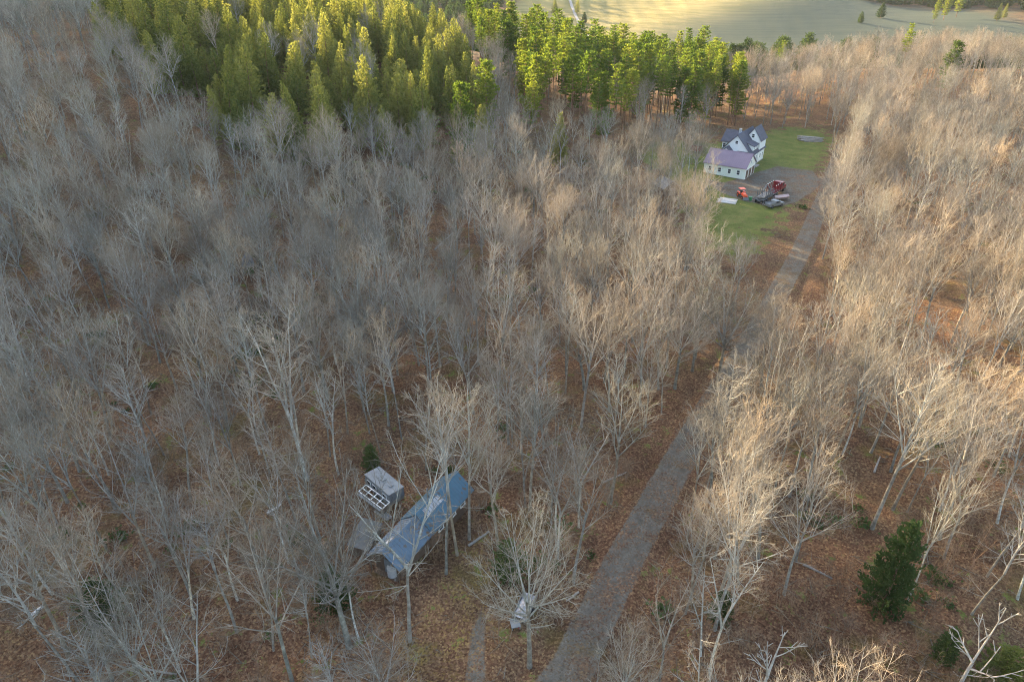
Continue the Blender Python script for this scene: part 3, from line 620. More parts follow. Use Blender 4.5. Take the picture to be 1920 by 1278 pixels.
# ------------------------------------------------------------------ trees
def rv(r, s=1.0): return Vector((r.uniform(-s, s), r.uniform(-s, s), r.uniform(-s, s)))
def path(r, p, d, L, k, up, wob):
    pts = [p.copy()]; d = d.normalized(); ds = [d.copy()]
    for _ in range(k):
        d = (d+Vector((0, 0, up))+rv(r, wob)).normalized(); p = p+d*(L/k); pts.append(p.copy()); ds.append(d.copy())
    return pts, ds
def side(r, d, ang):
    a = d.orthogonal().normalized(); b = d.cross(a); t = r.uniform(0, 6.283)
    return (d*math.cos(ang)+(a*math.cos(t)+b*math.sin(t))*math.sin(ang)).normalized()
def hardwood(seed, H=20, fork=.42, nlead=5, spread=30, fine=.72, tr=.2, lean=0, low=0, tw=.0125, wid=.24, dead=False, up=.07, dens=.88):
    """trunk, forked leaders, laterals and fine twigs filling a rounded crown; limbs use slot 0, twigs slot 1 of C"""
    r = random.Random(seed); T = MB(); C = MB()
    fh = H*fork
    pts, ds = path(r, Vector((0, 0, -.4)), Vector((lean, 0, 1)), fh+.4, 6, .02, .045)
    T.tube(pts, [tr*(1.25 if i == 0 else 1-.07*i) for i in range(7)], 7)
    top = pts[-1]
    zc = fh*.93+(H-fh)*.52; ec = Vector((top.x+r.uniform(-.4, .4), top.y+r.uniform(-.4, .4), zc)); ea = H*wid; eb = H*wid*r.uniform(.8, 1); ez = H-zc
    def room(p, d):
        """distance along d to the crown's outline"""
        q = p-ec; a = (d.x/ea)**2+(d.y/eb)**2+(d.z/ez)**2; b = 2*(q.x*d.x/ea**2+q.y*d.y/eb**2+q.z*d.z/ez**2); c = (q.x/ea)**2+(q.y/eb)**2+(q.z/ez)**2-1
        D = b*b-4*a*c
        return max(.3, (-b+math.sqrt(D))/(2*a)) if D > 0 else .4
    def at_(P, D, t):
        f = t*(len(P)-1); i = min(int(f), len(P)-2); return P[i].lerp(P[i+1], f-i), D[i+1]
    def twig(P, D, L, n, lo=.1):
        for k in range(n):
            t = lo+(1-lo)*(k+r.random())/n; p, dd = at_(P, D, t)
            l = L*r.uniform(.6, 1.2)
            q, qd = path(r, p, side(r, dd, R(r.uniform(20, 50))), l, 2, .06, .12)
            C.tube(q, [tw*.85, tw*.65, tw*.35], 3, 1)
    def minor(P, D, L, n, rr, lo=.1):
        for k in range(n):
            t = lo+(1-lo)*(k+r.random())/n; p, dd = at_(P, D, t)
            sd = side(r, dd, R(r.uniform(25, 52)))
            l = min(L*r.uniform(.65, 1.15)*(1.1-.4*t), room(p, sd)*1.05+.25)
            q, qd = path(r, p, sd, l, 3, up*.8, .09)
            C.tube(q, [rr, rr*.8, rr*.6, tw*.7], 3, 1 if rr < .02 else 0)
            twig(q, qd, max(.35, l*.5), int((6 if not dead else 1)*fine))
    def major(P, D, n, rr, lo=.1):
        for i in range(n):
            t = lo+(1-lo)*(i+r.random())/n; p, dd = at_(P, D, t)
            sd = side(r, dd, R(r.uniform(28, 55)))
            if sd.z < .05: sd.z = abs(sd.z)*.5+.1; sd.normalize()
            l = min(room(p, sd)*r.uniform(.8, 1.02), H*.27)
            if l < .5: continue
            rb = max(rr*(1.0-.6*t)*.5, tw*1.6)
            q, qd = path(r, p, sd, l, 4, up, .08)
            C.tube(q, [rb, rb*.8, rb*.6, rb*.42, tw], 4, 0)
            minor(q, qd, max(.8, l*.42), max(3, int((4+l*1.3)*dens)) if not dead else 3, max(rb*.45, tw*1.5))
    a0 = r.uniform(0, 6.28); n_in = nlead//3; n_out = nlead-n_in
    for k in range(nlead):
        if k < n_out: a = a0+6.283*k/n_out+r.uniform(-.35, .35); s = R(spread*r.uniform(.7, 1.25)) if nlead > 1 else R(3)
        else: a = a0+2.4*k; s = R(spread*r.uniform(.1, .5))
        dd = Vector((math.cos(a)*math.sin(s), math.sin(a)*math.sin(s), math.cos(s)))
        st, sd = at_(pts, ds, r.uniform(.72, 1) if k else 1)
        L = max(2.0, room(st, dd)*r.uniform(.88, 1.0))
        P, D = path(r, st, dd, L, 7, up*.45, .05)
        r0 = tr*.60/math.sqrt(max(nlead, 1)/3)
        rr = [r0*(1-.125*i) for i in range(8)]; rr[-1] = tw*1.3
        C.tube(P, rr, 5, 0)
        major(P, D, int((9 if nlead > 5 else 12 if nlead > 1 else 26)*dens) if not dead else 4, r0, .08)
    for k in range(low):    # side limbs below the crown
        p, dd = at_(pts, ds, r.uniform(.45, .95))
        l = H*r.uniform(.10, .20)
        q, qd = path(r, p, side(r, Vector((0, 0, 1)), R(r.uniform(55, 80))), l, 5, .04, .08)
        C.tube(q, [tr*.24, tr*.2, tr*.16, tr*.12, tr*.08, tw], 4, 0)
        minor(q, qd, l*.35, 7 if not dead else 3, .018)
    return T, C
def leafq(C, p, d, s, r, mi=0):
    a = (d+rv(r, .5)).normalized(); b = a.cross(rv(r, 1)).normalized()
    a = a*s; b = b*(s*.42)
    n = len(C.v)
    for q in (p-b*.5, p+a*.5-b, p+a, p+a*.5+b): C.v.append((q.x, q.y, q.z))
    C.f.append((n, n+1, n+2, n+3)); C.m.append(mi)
def spruce(seed, H=19, W=4.0, base=.06, droop=.0, dens=1.0, leaf=.55, power=.85):
    r = random.Random(seed); T = MB(); C = MB()
    P, D = path(r, Vector((0, 0, -.3)), Vector((0, 0, 1)), H+.2, 8, .05, .02)
    T.tube(P, [.22*(1-i/8.3) for i in range(9)], 6)
    z = H*base
    lob = [r.uniform(.6, 1.25) for _ in range(12)]
    while z < H*.985:
        f = (z-H*base)/(H*(1-base)); w_ = W*min(1, (1-f)**power*1.05)*(.7+.3*min(1, f*6)); nb = max(4, int(9*(1-f*.5)))
        a0 = r.uniform(0, 6.28)
        for k in range(nb):
            a = a0+6.283*k/nb+r.uniform(-.25, .25); L = w_*r.uniform(.7, 1.1)*lob[int(a/6.283*12) % 12]+.15
            d = Vector((math.cos(a), math.sin(a), .25-droop+f*.6)).normalized(); p = Vector((0, 0, z))+d*.05
            n = max(2, int(L*7*dens))
            for i in range(n):
                t = ((i+r.random())/n)**.7; q = p+d*(L*t)+Vector((0, 0, -.12*L*t*t+ r.uniform(-.1, .12)))+rv(r, .16)
                dd = (d+side(r, d, R(60))*.8+Vector((0, 0, .25)))
                leafq(C, q, dd, leaf*r.uniform(.6, 1.1), r)
        z += H*.021+.12
    for i in range(14): leafq(C, Vector((0, 0, H-.1-i*.09)), Vector((r.uniform(-.5, .5), r.uniform(-.5, .5), 1)), .4, r)
    return T, C
def tallpine(seed, H=25, W=3.4, base=.5, leaf=.62, plates=True, dens=1.0):
    r = random.Random(seed); T = MB(); C = MB()
    P, D = path(r, Vector((0, 0, -.3)), Vector((0, 0, 1)), H, 8, .05, .025)
    T.tube(P, [.27*(1-i/8.8) for i in range(9)], 6)
    z = H*base
    for _ in range(6):   # dead lower stubs
        zz = H*r.uniform(.2, base); a = r.uniform(0, 6.28); d = Vector((math.cos(a), math.sin(a), .1))
        T.tube([Vector((0, 0, zz)), Vector((0, 0, zz))+d*r.uniform(.6, 1.8)], [.04, .01], 3)
    while z < H*.97:
        f = (z-H*base)/(H*(1-base)); w_ = W*(math.sin(min(1, f*1.15+.22)*math.pi*.62)*(1-.62*f*f))*r.uniform(.75, 1.1)
        nb = r.randint(4, 6); a0 = r.uniform(0, 6.28)
        for k in range(nb):
            a = a0+6.283*k/nb+r.uniform(-.35, .35); L = w_*r.uniform(.55, 1.1)+.2
            d = Vector((math.cos(a), math.sin(a), .12+.55*f)).normalized(); p = Vector((0, 0, z))
            T.tube([p, p+d*L*.8], [.05, .012], 3)
            n = max(5, int(L*13*dens))
            for i in range(n):
                t = r.uniform(.25, 1.05); q = p+d*(L*t)+Vector((r.gauss(0, .32), r.gauss(0, .32), r.gauss(.06, .11)))
                leafq(C, q, d+Vector((0, 0, .45))+rv(r, .5), leaf*r.uniform(.6, 1.1), r)
        z += H*.03*r.uniform(.8, 1.3)+.15
    for i in range(26): leafq(C, Vector((r.gauss(0, .15), r.gauss(0, .15), H-.4-i*.05)), Vector((r.uniform(-.6, .6), r.uniform(-.6, .6), 1)), .5, r)
    return T, C

VAR = {}        # kind -> (trunk mesh, crown mesh, joined source object, faces); the sources are never linked to the scene
def variant(kind, tc, mt, mc):
    T, C = tc; k = len(VAR.setdefault(kind, []))
    tm = T.mesh('trunk', [mt], True); cm = C.mesh('crown', mc if isinstance(mc, list) else [mc], kind in ('hardwood', 'spreading', 'slim', 'birch'))
    J = MB(); J.v = T.v+C.v; o = len(T.v); J.f = T.f+[tuple(i+o for i in f) for f in C.f]; J.m = [0]*len(T.f)+[1+m for m in C.m]
    jm = J.mesh('%s_tree' % kind, [mt]+(mc if isinstance(mc, list) else [mc]), False)
    VAR[kind].append((tm, cm, bpy.data.objects.new('src_%s_%02d' % (kind, k), jm), len(J.f)))
HW = [M['limb'], M['twig']]
for i, (fk, nl, sp, wd, lw) in enumerate([(.42, 6, 34, .26, 1), (.50, 5, 31, .22, 0), (.38, 8, 40, .28, 2), (.55, 6, 36, .235, 1), (.46, 7, 37, .27, 0), (.36, 4, 28, .21, 2), (.50, 8, 42, .26, 1), (.58, 5, 33, .20, 0)]):
    variant('hardwood', hardwood(100+i, 20, fk, nl, sp, low=lw, wid=wd, lean=.03*(i % 3-1)), M['trunk'], HW)
for i in range(3): variant('spreading', hardwood(200+i, 17, .38+.04*i, 11, 46, tr=.27, low=4, wid=.35, fine=1.1), M['trunk'], HW)
for i in range(4): variant('slim', hardwood(300+i, 18, (.5, .38, .58, .45)[i], 1+i % 3, 16, tr=.13, low=3, lean=.06*(i-1.5), wid=.15+.015*i, dens=.85), M['trunk'], HW)
for i in range(3): variant('birch', hardwood(400+i, 18, .42, 2+i % 2, 18, tr=.15, low=2, lean=.08*(i-1), wid=.19, dens=.85), M['birch'], HW)
for i in range(4): variant('spruce', spruce(500+i, 19, 4.6+.4*(i % 3), power=.70+.07*i, leaf=.5, dens=1.15), M['darkbark'], M['spruce'])
for i in range(3): variant('pine', tallpine(600+i, 27, 3.0+.3*i, .52+.04*i, dens=.9), M['darkbark'], M['pine'])
variant('white_pine', tallpine(610, 24, 4.6, .18, dens=1.3), M['darkbark'], M['pine'])
for i in range(2): variant('hemlock', spruce(700+i, 9, 3.4, .02, power=.55, dens=2.1, leaf=.34), M['darkbark'], M['hemlock'])
def sapling(seed):
    r = random.Random(seed); C = MB()
    for s in range(r.randint(2, 4)):
        h = r.uniform(2, 5); P, D = path(r, Vector((r.uniform(-.4, .4), r.uniform(-.4, .4), -.1)), Vector((r.uniform(-.25, .25), r.uniform(-.25, .25), 1)), h, 4, .03, .1)
        C.tube(P, [.028, .022, .017, .012, .006], 3)
        for _ in range(10):
            t = r.uniform(.25, 1)*3.99; i = int(t); p = P[i].lerp(P[i+1], t-i)
            Q, E = path(r, p, side(r, D[i], R(r.uniform(35, 65))), r.uniform(.5, 1.4), 2, .1, .15); C.tube(Q, [.012, .009, .004], 3)
            for _ in range(3):
                Q2, E2 = path(r, Q[1], side(r, E[1], R(40)), r.uniform(.3, .7), 1, .1, .1); C.tube(Q2, [.008, .004], 3)
    return C
SAP = []
for i in range(5):
    o = bpy.data.objects.new('src_sapling_%d' % i, sapling(800+i).mesh('sapling', [M['shrub']])); SAP.append(o)
def fern(seed):
    r = random.Random(seed); C = MB()
    for _ in range(60):
        a = r.uniform(0, 6.28); q = Vector((r.gauss(0, .5), r.gauss(0, .5), r.uniform(.05, .5)))
        leafq(C, q, Vector((math.cos(a), math.sin(a), .4)), r.uniform(.25, .5), r)
    return C
FERN = [bpy.data.objects.new('src_seedling_%d' % i, fern(830+i).mesh('seedling', [M['hemlock']])) for i in range(2)]

def scatter(name, label, cat, pts, sources):
    """pts rows: x y z rz scale variant; one object, geometry nodes place the instances"""
    pts = np.array(pts, float)
    if len(pts) == 0: return
    coll = bpy.data.collections.new(name+'_source')
    for k, o in enumerate(sources):
        c = o.copy(); c.name = 'v%02d_%s' % (k, name); coll.objects.link(c)
    me = bpy.data.meshes.new(name); me.vertices.add(len(pts)); me.vertices.foreach_set('co', pts[:, :3].astype(np.float32).ravel())
    for an, c, ty in (('rz', 3, 'FLOAT'), ('sc', 4, 'FLOAT')):
        a = me.attributes.new(an, ty, 'POINT'); a.data.foreach_set('value', pts[:, c].astype(np.float32))
    a = me.attributes.new('vi', 'INT', 'POINT'); a.data.foreach_set('value', pts[:, 5].astype(np.int32))
    ng = bpy.data.node_groups.new(name, 'GeometryNodeTree')
    ng.interface.new_socket('Geometry', in_out='INPUT', socket_type='NodeSocketGeometry')
    ng.interface.new_socket('Geometry', in_out='OUTPUT', socket_type='NodeSocketGeometry')
    n = ng.nodes; l = ng.links.new
    gi = n.new('NodeGroupInput'); go = n.new('NodeGroupOutput')
    ci = n.new('GeometryNodeCollectionInfo'); ci.inputs['Collection'].default_value = coll
    ci.inputs['Separate Children'].default_value = True; ci.inputs['Reset Children'].default_value = True
    ip = n.new('GeometryNodeInstanceOnPoints'); ip.inputs['Pick Instance'].default_value = True
    def na(nm, ty):
        x = n.new('GeometryNodeInputNamedAttribute'); x.data_type = ty; x.inputs['Name'].default_value = nm
        return x.outputs['Attribute']
    m2p = n.new('GeometryNodeMeshToPoints')
    l(gi.outputs[0], m2p.inputs['Mesh']); l(m2p.outputs['Points'], ip.inputs['Points']); l(ci.outputs[0], ip.inputs['Instance'])
    l(na('vi', 'INT'), ip.inputs['Instance Index'])
    cx = n.new('ShaderNodeCombineXYZ'); l(na('rz', 'FLOAT'), cx.inputs[2])
    l(cx.outputs[0], ip.inputs['Rotation']); l(na('sc', 'FLOAT'), ip.inputs['Scale'])
    l(ip.outputs[0], go.inputs[0])
    o = link(name, me); md = o.modifiers.new('scatter', 'NODES'); md.node_group = ng
    tag(o, label, cat, kind='stuff'); return o

NAMES = dict(hardwood='bare_tree', spreading='bare_tree', slim='bare_tree', birch='birch_tree', spruce='conifer_tree', pine='pine_tree', white_pine='pine_tree', hemlock='evergreen_tree')
def plant(kind, x, y, sc=1.0, rz=None, v=None, label=None, group=None, cat='tree', sink=0.0, lean=(0, 0), sxy=1.0):
    V = VAR[kind]; tm, cm, _, _ = V[(random.randrange(len(V)) if v is None else v) % len(V)]
    e = empty(NAMES[kind], (x, y, gz(x, y)-sink), random.uniform(0, 6.28) if rz is None else rz)
    e.rotation_euler = (lean[0], lean[1], e.rotation_euler[2]); e.scale = (sc*sxy, sc*sxy, sc)
    link('trunk', tm, e); link('crown', cm, e)
    return tag(e, label, cat, group)

# ---- landmark trees: base pixel, top pixel y, kind, variant, sxy, label
BASEH = dict(hardwood=20, spreading=17, slim=18, birch=18, spruce=19, pine=27, white_pine=24, hemlock=9)
LM = [
 (993, 1250, 955, 'spreading', 2, .82, 'broad bare grey tree with fanning crown between the lane and the road'),
 (655, 1212, 862, 'spreading', 1, .85, 'large pale bare tree spreading just left of the blue roofed cabin'),
 (768, 1200, 795, 'slim', 1, 1.1, 'bare tree whose trunk crosses in front of the blue cabin roof'),
 (674, 1200, 950, 'birch', 0, .8, 'thin white birch standing left of the near end of the blue cabin'),
 (858, 1040, 700, 'slim', 2, 1.0, 'thin bare tree rising past the far end of the blue cabin roof'),
 (836, 1075, 720, 'slim', 0, .9, 'thin bare tree right against the right eave of the blue cabin'),
 (880, 1010, 690, 'hardwood', 1, .8, 'bare tree at the far right corner of the blue cabin'),
 (575, 900, 560, 'birch', 1, 1.25, 'tall pale birch with many limbs up and left of the grey trailer'),
 (563, 870, 600, 'birch', 2, .9, 'birch with a crooked pale trunk close beside a taller birch'),
 (1345, 722, 520, 'spreading', 2, 1.1, 'wide forked tree with tan tips leaning over the left road edge'),
 (1452, 835, 590, 'hardwood', 2, 1.1, 'tan tipped tree with one side sunlit at the right road edge'),
 (1090, 800, 530, 'hardwood', 3, .95, 'bare tree in the middle of the wood left of the road'),
 (1185, 640, 400, 'hardwood', 4, 1.0, 'round crowned bare tree below the small grey roofed shed'),
 (1210, 800, 640, 'hardwood', 0, 1.0, 'small round bare tree left of the bend of the road'),
 (1325, 560, 435, 'hardwood', 5, 1.1, 'bare tree at the lower left edge of the lawn strip'),
 (1165, 1350, 1170, 'spreading', 1, .75, 'pinkish bare crown at the bottom edge over the road'),
 (1700, 1130, 870, 'birch', 1, .6, 'leaning pale trunk just right of the dark evergreen'),
 (1635, 990, 660, 'hardwood', 1, .95, 'dark trunked tree behind the large dark evergreen'),
 (300, 1340, 1010, 'hardwood', 2, .9, 'bare tree near the lower left with a tall grey trunk'),
 (155, 1290, 1000, 'slim', 3, 1.0, 'long leaning grey trunk in the lower left corner'),
 (210, 1275, 990, 'slim', 2, 1.2, 'second long leaning grey trunk in the lower left corner'),
 (1340, 1180, 880, 'hardwood', 4, .9, 'bare tree over a small dark evergreen right of the road'),
 (445, 1185, 960, 'slim', 0, 1.3, 'small bare tree in the gap left of the big pale tree'),
 (885, 390, 345, 'hardwood', 0, 1, 'small round topped bare tree amid the shaded wood'),
]
LM = [l for l in LM if l[1] > 450]
taken = []
for (px, py, ty, kind, v, sxy, lab) in LM:
    x, y, z = on_ground(px, py)
    # height that puts the top at pixel row ty
    vv = (639-ty)/F; k = (-SA+vv*CA)/(CA+vv*SA); h = CAMZ+k*y-z
    sc = max(.35, h/BASEH[kind])
    plant(kind, x, y, sc, v=v, label=lab, sxy=sxy); taken.append((x, y, 3.2))

def dead_tree(px, py, ty, seed, lab, spread=40, nlead=3, fork=.5, rz=0):
    x, y, z = on_ground(px, py); vv = (639-ty)/F; k = (-SA+vv*CA)/(CA+vv*SA); h = CAMZ+k*y-z
    T, C = hardwood(seed, h, fork, nlead, spread, tr=.2, dead=True, low=2, tw=.035, wid=.3)
    e = empty('dead_tree', (x, y, z), rz); part('trunk', T, M['dead'], e, True); C.m = [0]*len(C.m); o_ = part('branches', C, M['dead'], e, True)
    tag(e, lab, 'dead tree'); taken.append((x, y, 4))
dead_tree(1790, 1300, 1140, 31, 'bleached white dead tree with crooked limbs at the lower right', 46, 3, .42)
dead_tree(1415, 1330, 1185, 35, 'forked white dead snag at the bottom edge right of the road', 26, 2, .45)

EV = [(1652, 1145, 985, .78, 'large dark evergreen in the gap at the lower right'),
      (630, 1140, 1065, 1.1, 'small dark evergreen under the large pale tree left of the cabin'),
      (200, 1165, 1090, 1.3, 'dark bushy evergreen among trunks at the lower left'),
      (955, 1085, 1015, 1.2, 'dark evergreen behind the broad grey tree by the lane'),
      (1765, 1240, 1180, .9, 'dark low evergreen behind the white dead tree'),
      (1865, 1290, 1215, 1.3, 'soft green young pine in the bottom right corner'),
      (1350, 1160, 1110, 1.2, 'dark low evergreen below the bare trees right of the road'),
      (700, 880, 835, 1.2, 'low green evergreen behind the grey trailer'),
      (560, 290, 240, 1.0, None)]
for (px, py, ty, sxy, lab) in EV:
    if lab is None: continue
    x, y, z = on_ground(px, py); vv = (639-ty)/F; k = (-SA+vv*CA)/(CA+vv*SA); h = CAMZ+k*y-z
    kd_ = 'spruce' if px == 1865 else 'hemlock'
    plant(kd_, x, y, h/BASEH[kd_], label=lab, sxy=sxy*(.85 if kd_ == 'hemlock' else 1.5), cat='evergreen'); taken.append((x, y, 2.5))

# ---- the forest
CON1 = [(110, -200), (195, 60), (300, 125), (370, 205), (470, 225), (540, 250), (640, 235), (760, 245), (880, 255), (925, 230), (885, 110), (840, 60), (830, -200)]
CON2 = [(835, 20), (1000, 30), (1330, 60), (1345, 165), (1290, 195), (1230, 170), (1080, 180), (1010, 130), (900, 110)]
NOTREE = [(poly_sd, LAWN, .5), (poly_sd, YARD, 2)]
trees = []   # x y z kind
xs = np.arange(-340, 420, 6.8); ys = np.arange(22, 470, 6.6)
X, Y = np.meshgrid(xs, ys); X0 = X; X = (X+rng.uniform(-2.6, 2.6, X.shape)+3.1*((np.arange(len(ys)) % 2)[:, None])).ravel(); Y = (Y+rng.uniform(-2.1, 2.1, Y.shape).reshape(Y.shape) if False else Y+rng.uniform(-2.1, 2.1, Y.shape)).ravel()
# trees along the right verge that overhang the road
rp = np.array(ROAD); vy = np.arange(168, 262, 4.4); vx = np.interp(vy, rp[:, 1], rp[:, 0])+3.3+rng.uniform(0, 1.2, vy.shape)
vy2 = np.arange(44, 128, 6.5); vx2 = np.interp(vy2, rp[:, 1], rp[:, 0])+4.6+rng.uniform(0, 1.6, vy2.shape)
nx_, ny_ = np.meshgrid(np.arange(-110, 120, 8.4), np.arange(25, 135, 8.0)); nx_ = (nx_+rng.uniform(-3.6, 3.6, nx_.shape)).ravel(); ny_ = (ny_+rng.uniform(-3.6, 3.6, ny_.shape)).ravel()
far_ = np.array([np.min(np.hypot(X-a, Y-b)) > 2.6 for a, b in zip(nx_, ny_)])
pk = np.array([on_ground(*q)[:2] for q in [(935, 1035), (985, 950), (1045, 1030), (1085, 950), (1120, 890), (1010, 880), (1150, 830), (1075, 1090), (960, 820), (1200, 760),
    (1330, 930), (1400, 985), (1300, 1040), (1385, 1100), (1285, 1150), (1330, 1270), (1480, 930), (1430, 880), (1560, 860), (1610, 800), (1700, 960), (1800, 900), (1870, 980), (1760, 1010), (1850, 1080), (1900, 1180), (1560, 1100)]])
X = np.concatenate([X, vx, vx2, nx_[far_], pk[:, 0]]); Y = np.concatenate([Y, vy, vy2, ny_[far_], pk[:, 1]])
Z = terrain(X, Y)
px, py, dd = proj(X, Y, Z+10)
ok = (dd > 5) & (px > -330) & (px < 2150) & (Y > 24)
ok &= (seg_dist(X, Y, ROAD) > np.where(Y > 150, 2.9, 3.7))
rx = np.interp(Y, [p[1] for p in ROAD], [p[0] for p in ROAD])
ok &= ~((seg_dist(X, Y, ROAD) < 7.5) & (X > rx) & (Y < 100) & (rng.random(X.shape) < .25))
ok &= (poly_sd(X, Y, LAWN) > .3) | ((X < 57) & (Y < 214) & (rng.random(X.shape) < .85))
ok &= poly_sd(X, Y, YARD) > 3
ok &= poly_sd(X, Y, LANE) > 2.0
CABIN = [(-20, 55), (-12.5, 48.5), (-2.8, 63.5), (-9, 67.5), (-20, 67)]
ok &= poly_sd(X, Y, CABIN) > .2
ok &= np.hypot(X-1.5, Y-48) > 2.5
ok &= ~((X > -10) & (X < 3) & (Y < 52) & (Y > 33) & (rng.random(X.shape) < .55))
# open strip below the sunlit wood on the right
px0, py0, _ = proj(X, Y, Z)
ok &= ~((poly_sd(px0, py0, [(1530, 900), (1600, 880), (1640, 1000), (1600, 1300), (1480, 1300), (1500, 1000)]) < 0) & (rng.random(X.shape) < .8))
ok &= ~((Y > 250) & (Y > 330+.2*np.maximum(X, 0)) & (X > -60) & (X < 110) )
pt = proj(X, Y, Z+19)[1]
def hides(x0, x1, y0, y1, m): return (px0 > x0-m) & (px0 < x1+m) & (py0 > y0) & (pt < y1)
mm = 3.6*F/dd
ok &= ~(hides(680, 880, 885, 1075, mm*.75) & (rng.random(X.shape) < .93))
ok &= ~(hides(840, 970, 1085, 1278, mm*.7) & (rng.random(X.shape) < .9))
ok &= ~(hides(1345, 1540, 240, 385, mm*.6) & (X < np.interp(Y, [p[1] for p in ROAD], [p[0] for p in ROAD])))
ok &= ~(hides(1322, 1345, 280, 340, mm*.35))
sx_ = np.interp(Y, rp[:, 1], rp[:, 0])
ok &= ~(hides(1462, 1520, 445, 545, mm*.55) & (rng.random(X.shape) < .96))
ok &= ~((seg_dist(X, Y, ROAD) < 6.5) & (X < sx_) & (Y > 48) & (Y < 150) & (rng.random(X.shape) < .15))
ok &= ~(hides(1180, 1440, 600, 1000, 0) & (np.abs(px-np.interp(py, [600, 1000], [1440, 1215])) < mm*.42) & (rng.random(X.shape) < .8))
ok &= ~((py0 > 980) & (pt < 1278) & (np.abs(px-np.interp(py, [1000, 1278], [1230, 1110])) < mm*.5) & (rng.random(X.shape) < .7))
ok &= ~(hides(1595, 1715, 985, 1150, mm*.55))
ok &= ~(hides(1760, 1880, 1130, 1278, mm*.5) & (rng.random(X.shape) < .85))
ok &= ~(hides(1415, 1480, 1185, 1278, mm*.3))
ok &= ~(hides(1385, 1480, 390, 480, mm*.3) & (rng.random(X.shape) < .7) & (X < np.interp(Y, [p[1] for p in ROAD], [p[0] for p in ROAD])))
ok &= Y < 330+.28*np.maximum(X, 0)+np.where(X < -60, 60, 0)
# natural gaps
ok &= ~((poly_sd(X, Y, [(2, 190), (30, 186), (44, 205), (44, 222), (22, 212), (2, 218)]) < 0) & (rng.random(X.shape) < .55))
gap = np.array([noise.noise(Vector((x*.05, y*.05, 3.1))) for x, y in zip(X, Y)])
ok &= ~((gap < -.28) & (rng.random(X.shape) < .6))
for (tx, ty_, tr_) in taken: ok &= np.hypot(X-tx, Y-ty_) > tr_
X, Y, Z, px, py, dd, gap = [a[ok] for a in (X, Y, Z, px, py, dd, gap)]
c1 = poly_sd(px, py, CON1) < 0; c2 = ((poly_sd(px, py, CON2) < 0) & (X > -60)) | (poly_sd(X, Y, [(4, 218), (24, 212), (46, 222), (58, 248), (84, 250), (92, 262), (94, 300), (60, 325), (0, 325)]) < 0)
extra = poly_sd(X, Y, [(-40, 160), (20, 190), (30, 240), (-40, 230)])
for i in range(len(X)):
    r = random.random()
    if c1[i]:
        if random.random() < .18: continue
        k = 'spruce' if r < .95 else 'hardwood'
    elif c2[i]: k = 'pine' if r < .72 else 'white_pine' if r < .86 else 'hardwood'
    else: k = 'hardwood' if r < .58 else 'slim' if r < .83 else 'spreading' if r < .93 else 'birch'
    if k in ('hardwood', 'spreading') and Y[i] < 80:
        r2 = random.random(); k = 'slim' if r2 < .34 else 'birch' if r2 < .46 else 'hardwood'
    if k == 'spreading' and Y[i] > 200: k = 'hardwood'
    s = random.triangular(.68, 1.14, .97)
    if k in ('spruce',): s = random.choice((.75, .9, 1.0, 1.15))*random.uniform(.9, 1.1)
    trees.append([X[i], Y[i], Z[i], random.uniform(0, 6.28), s, k, dd[i]/s/BASEH[k], px[i]])
trees.sort(key=lambda t: t[6])
inview = lambda t: -60 < t[7] < 1980
cnt = {}
LAB = dict(
 hl=('bare grey hardwood in the shaded wood left of the road', 'bare hardwoods of the shaded wood left of the road'),
 hr=('bare tan hardwood in the wood right of the road', 'bare hardwoods of the wood right of the road'),
 bl=('pale barked birch among bare trees left of the road', 'birches among the wood left of the road'),
 br=('pale barked birch among bare trees right of the road', 'birches among the wood right of the road'),
 sp=('sunlit yellow green conical conifer in the dense stand at the upper left', 'conifers of the dense stand at the upper left'),
 pi=('tall green pine with bare lower trunk in the row behind the lawn', 'tall pines behind the white house'))
rest = {}
LOOK = dict(hardwood='tall bare hardwood', spreading='broad crowned bare hardwood', slim='slender bare tree', birch='pale barked birch', spruce='yellow green conical conifer', pine='tall green pine', white_pine='full crowned green pine')
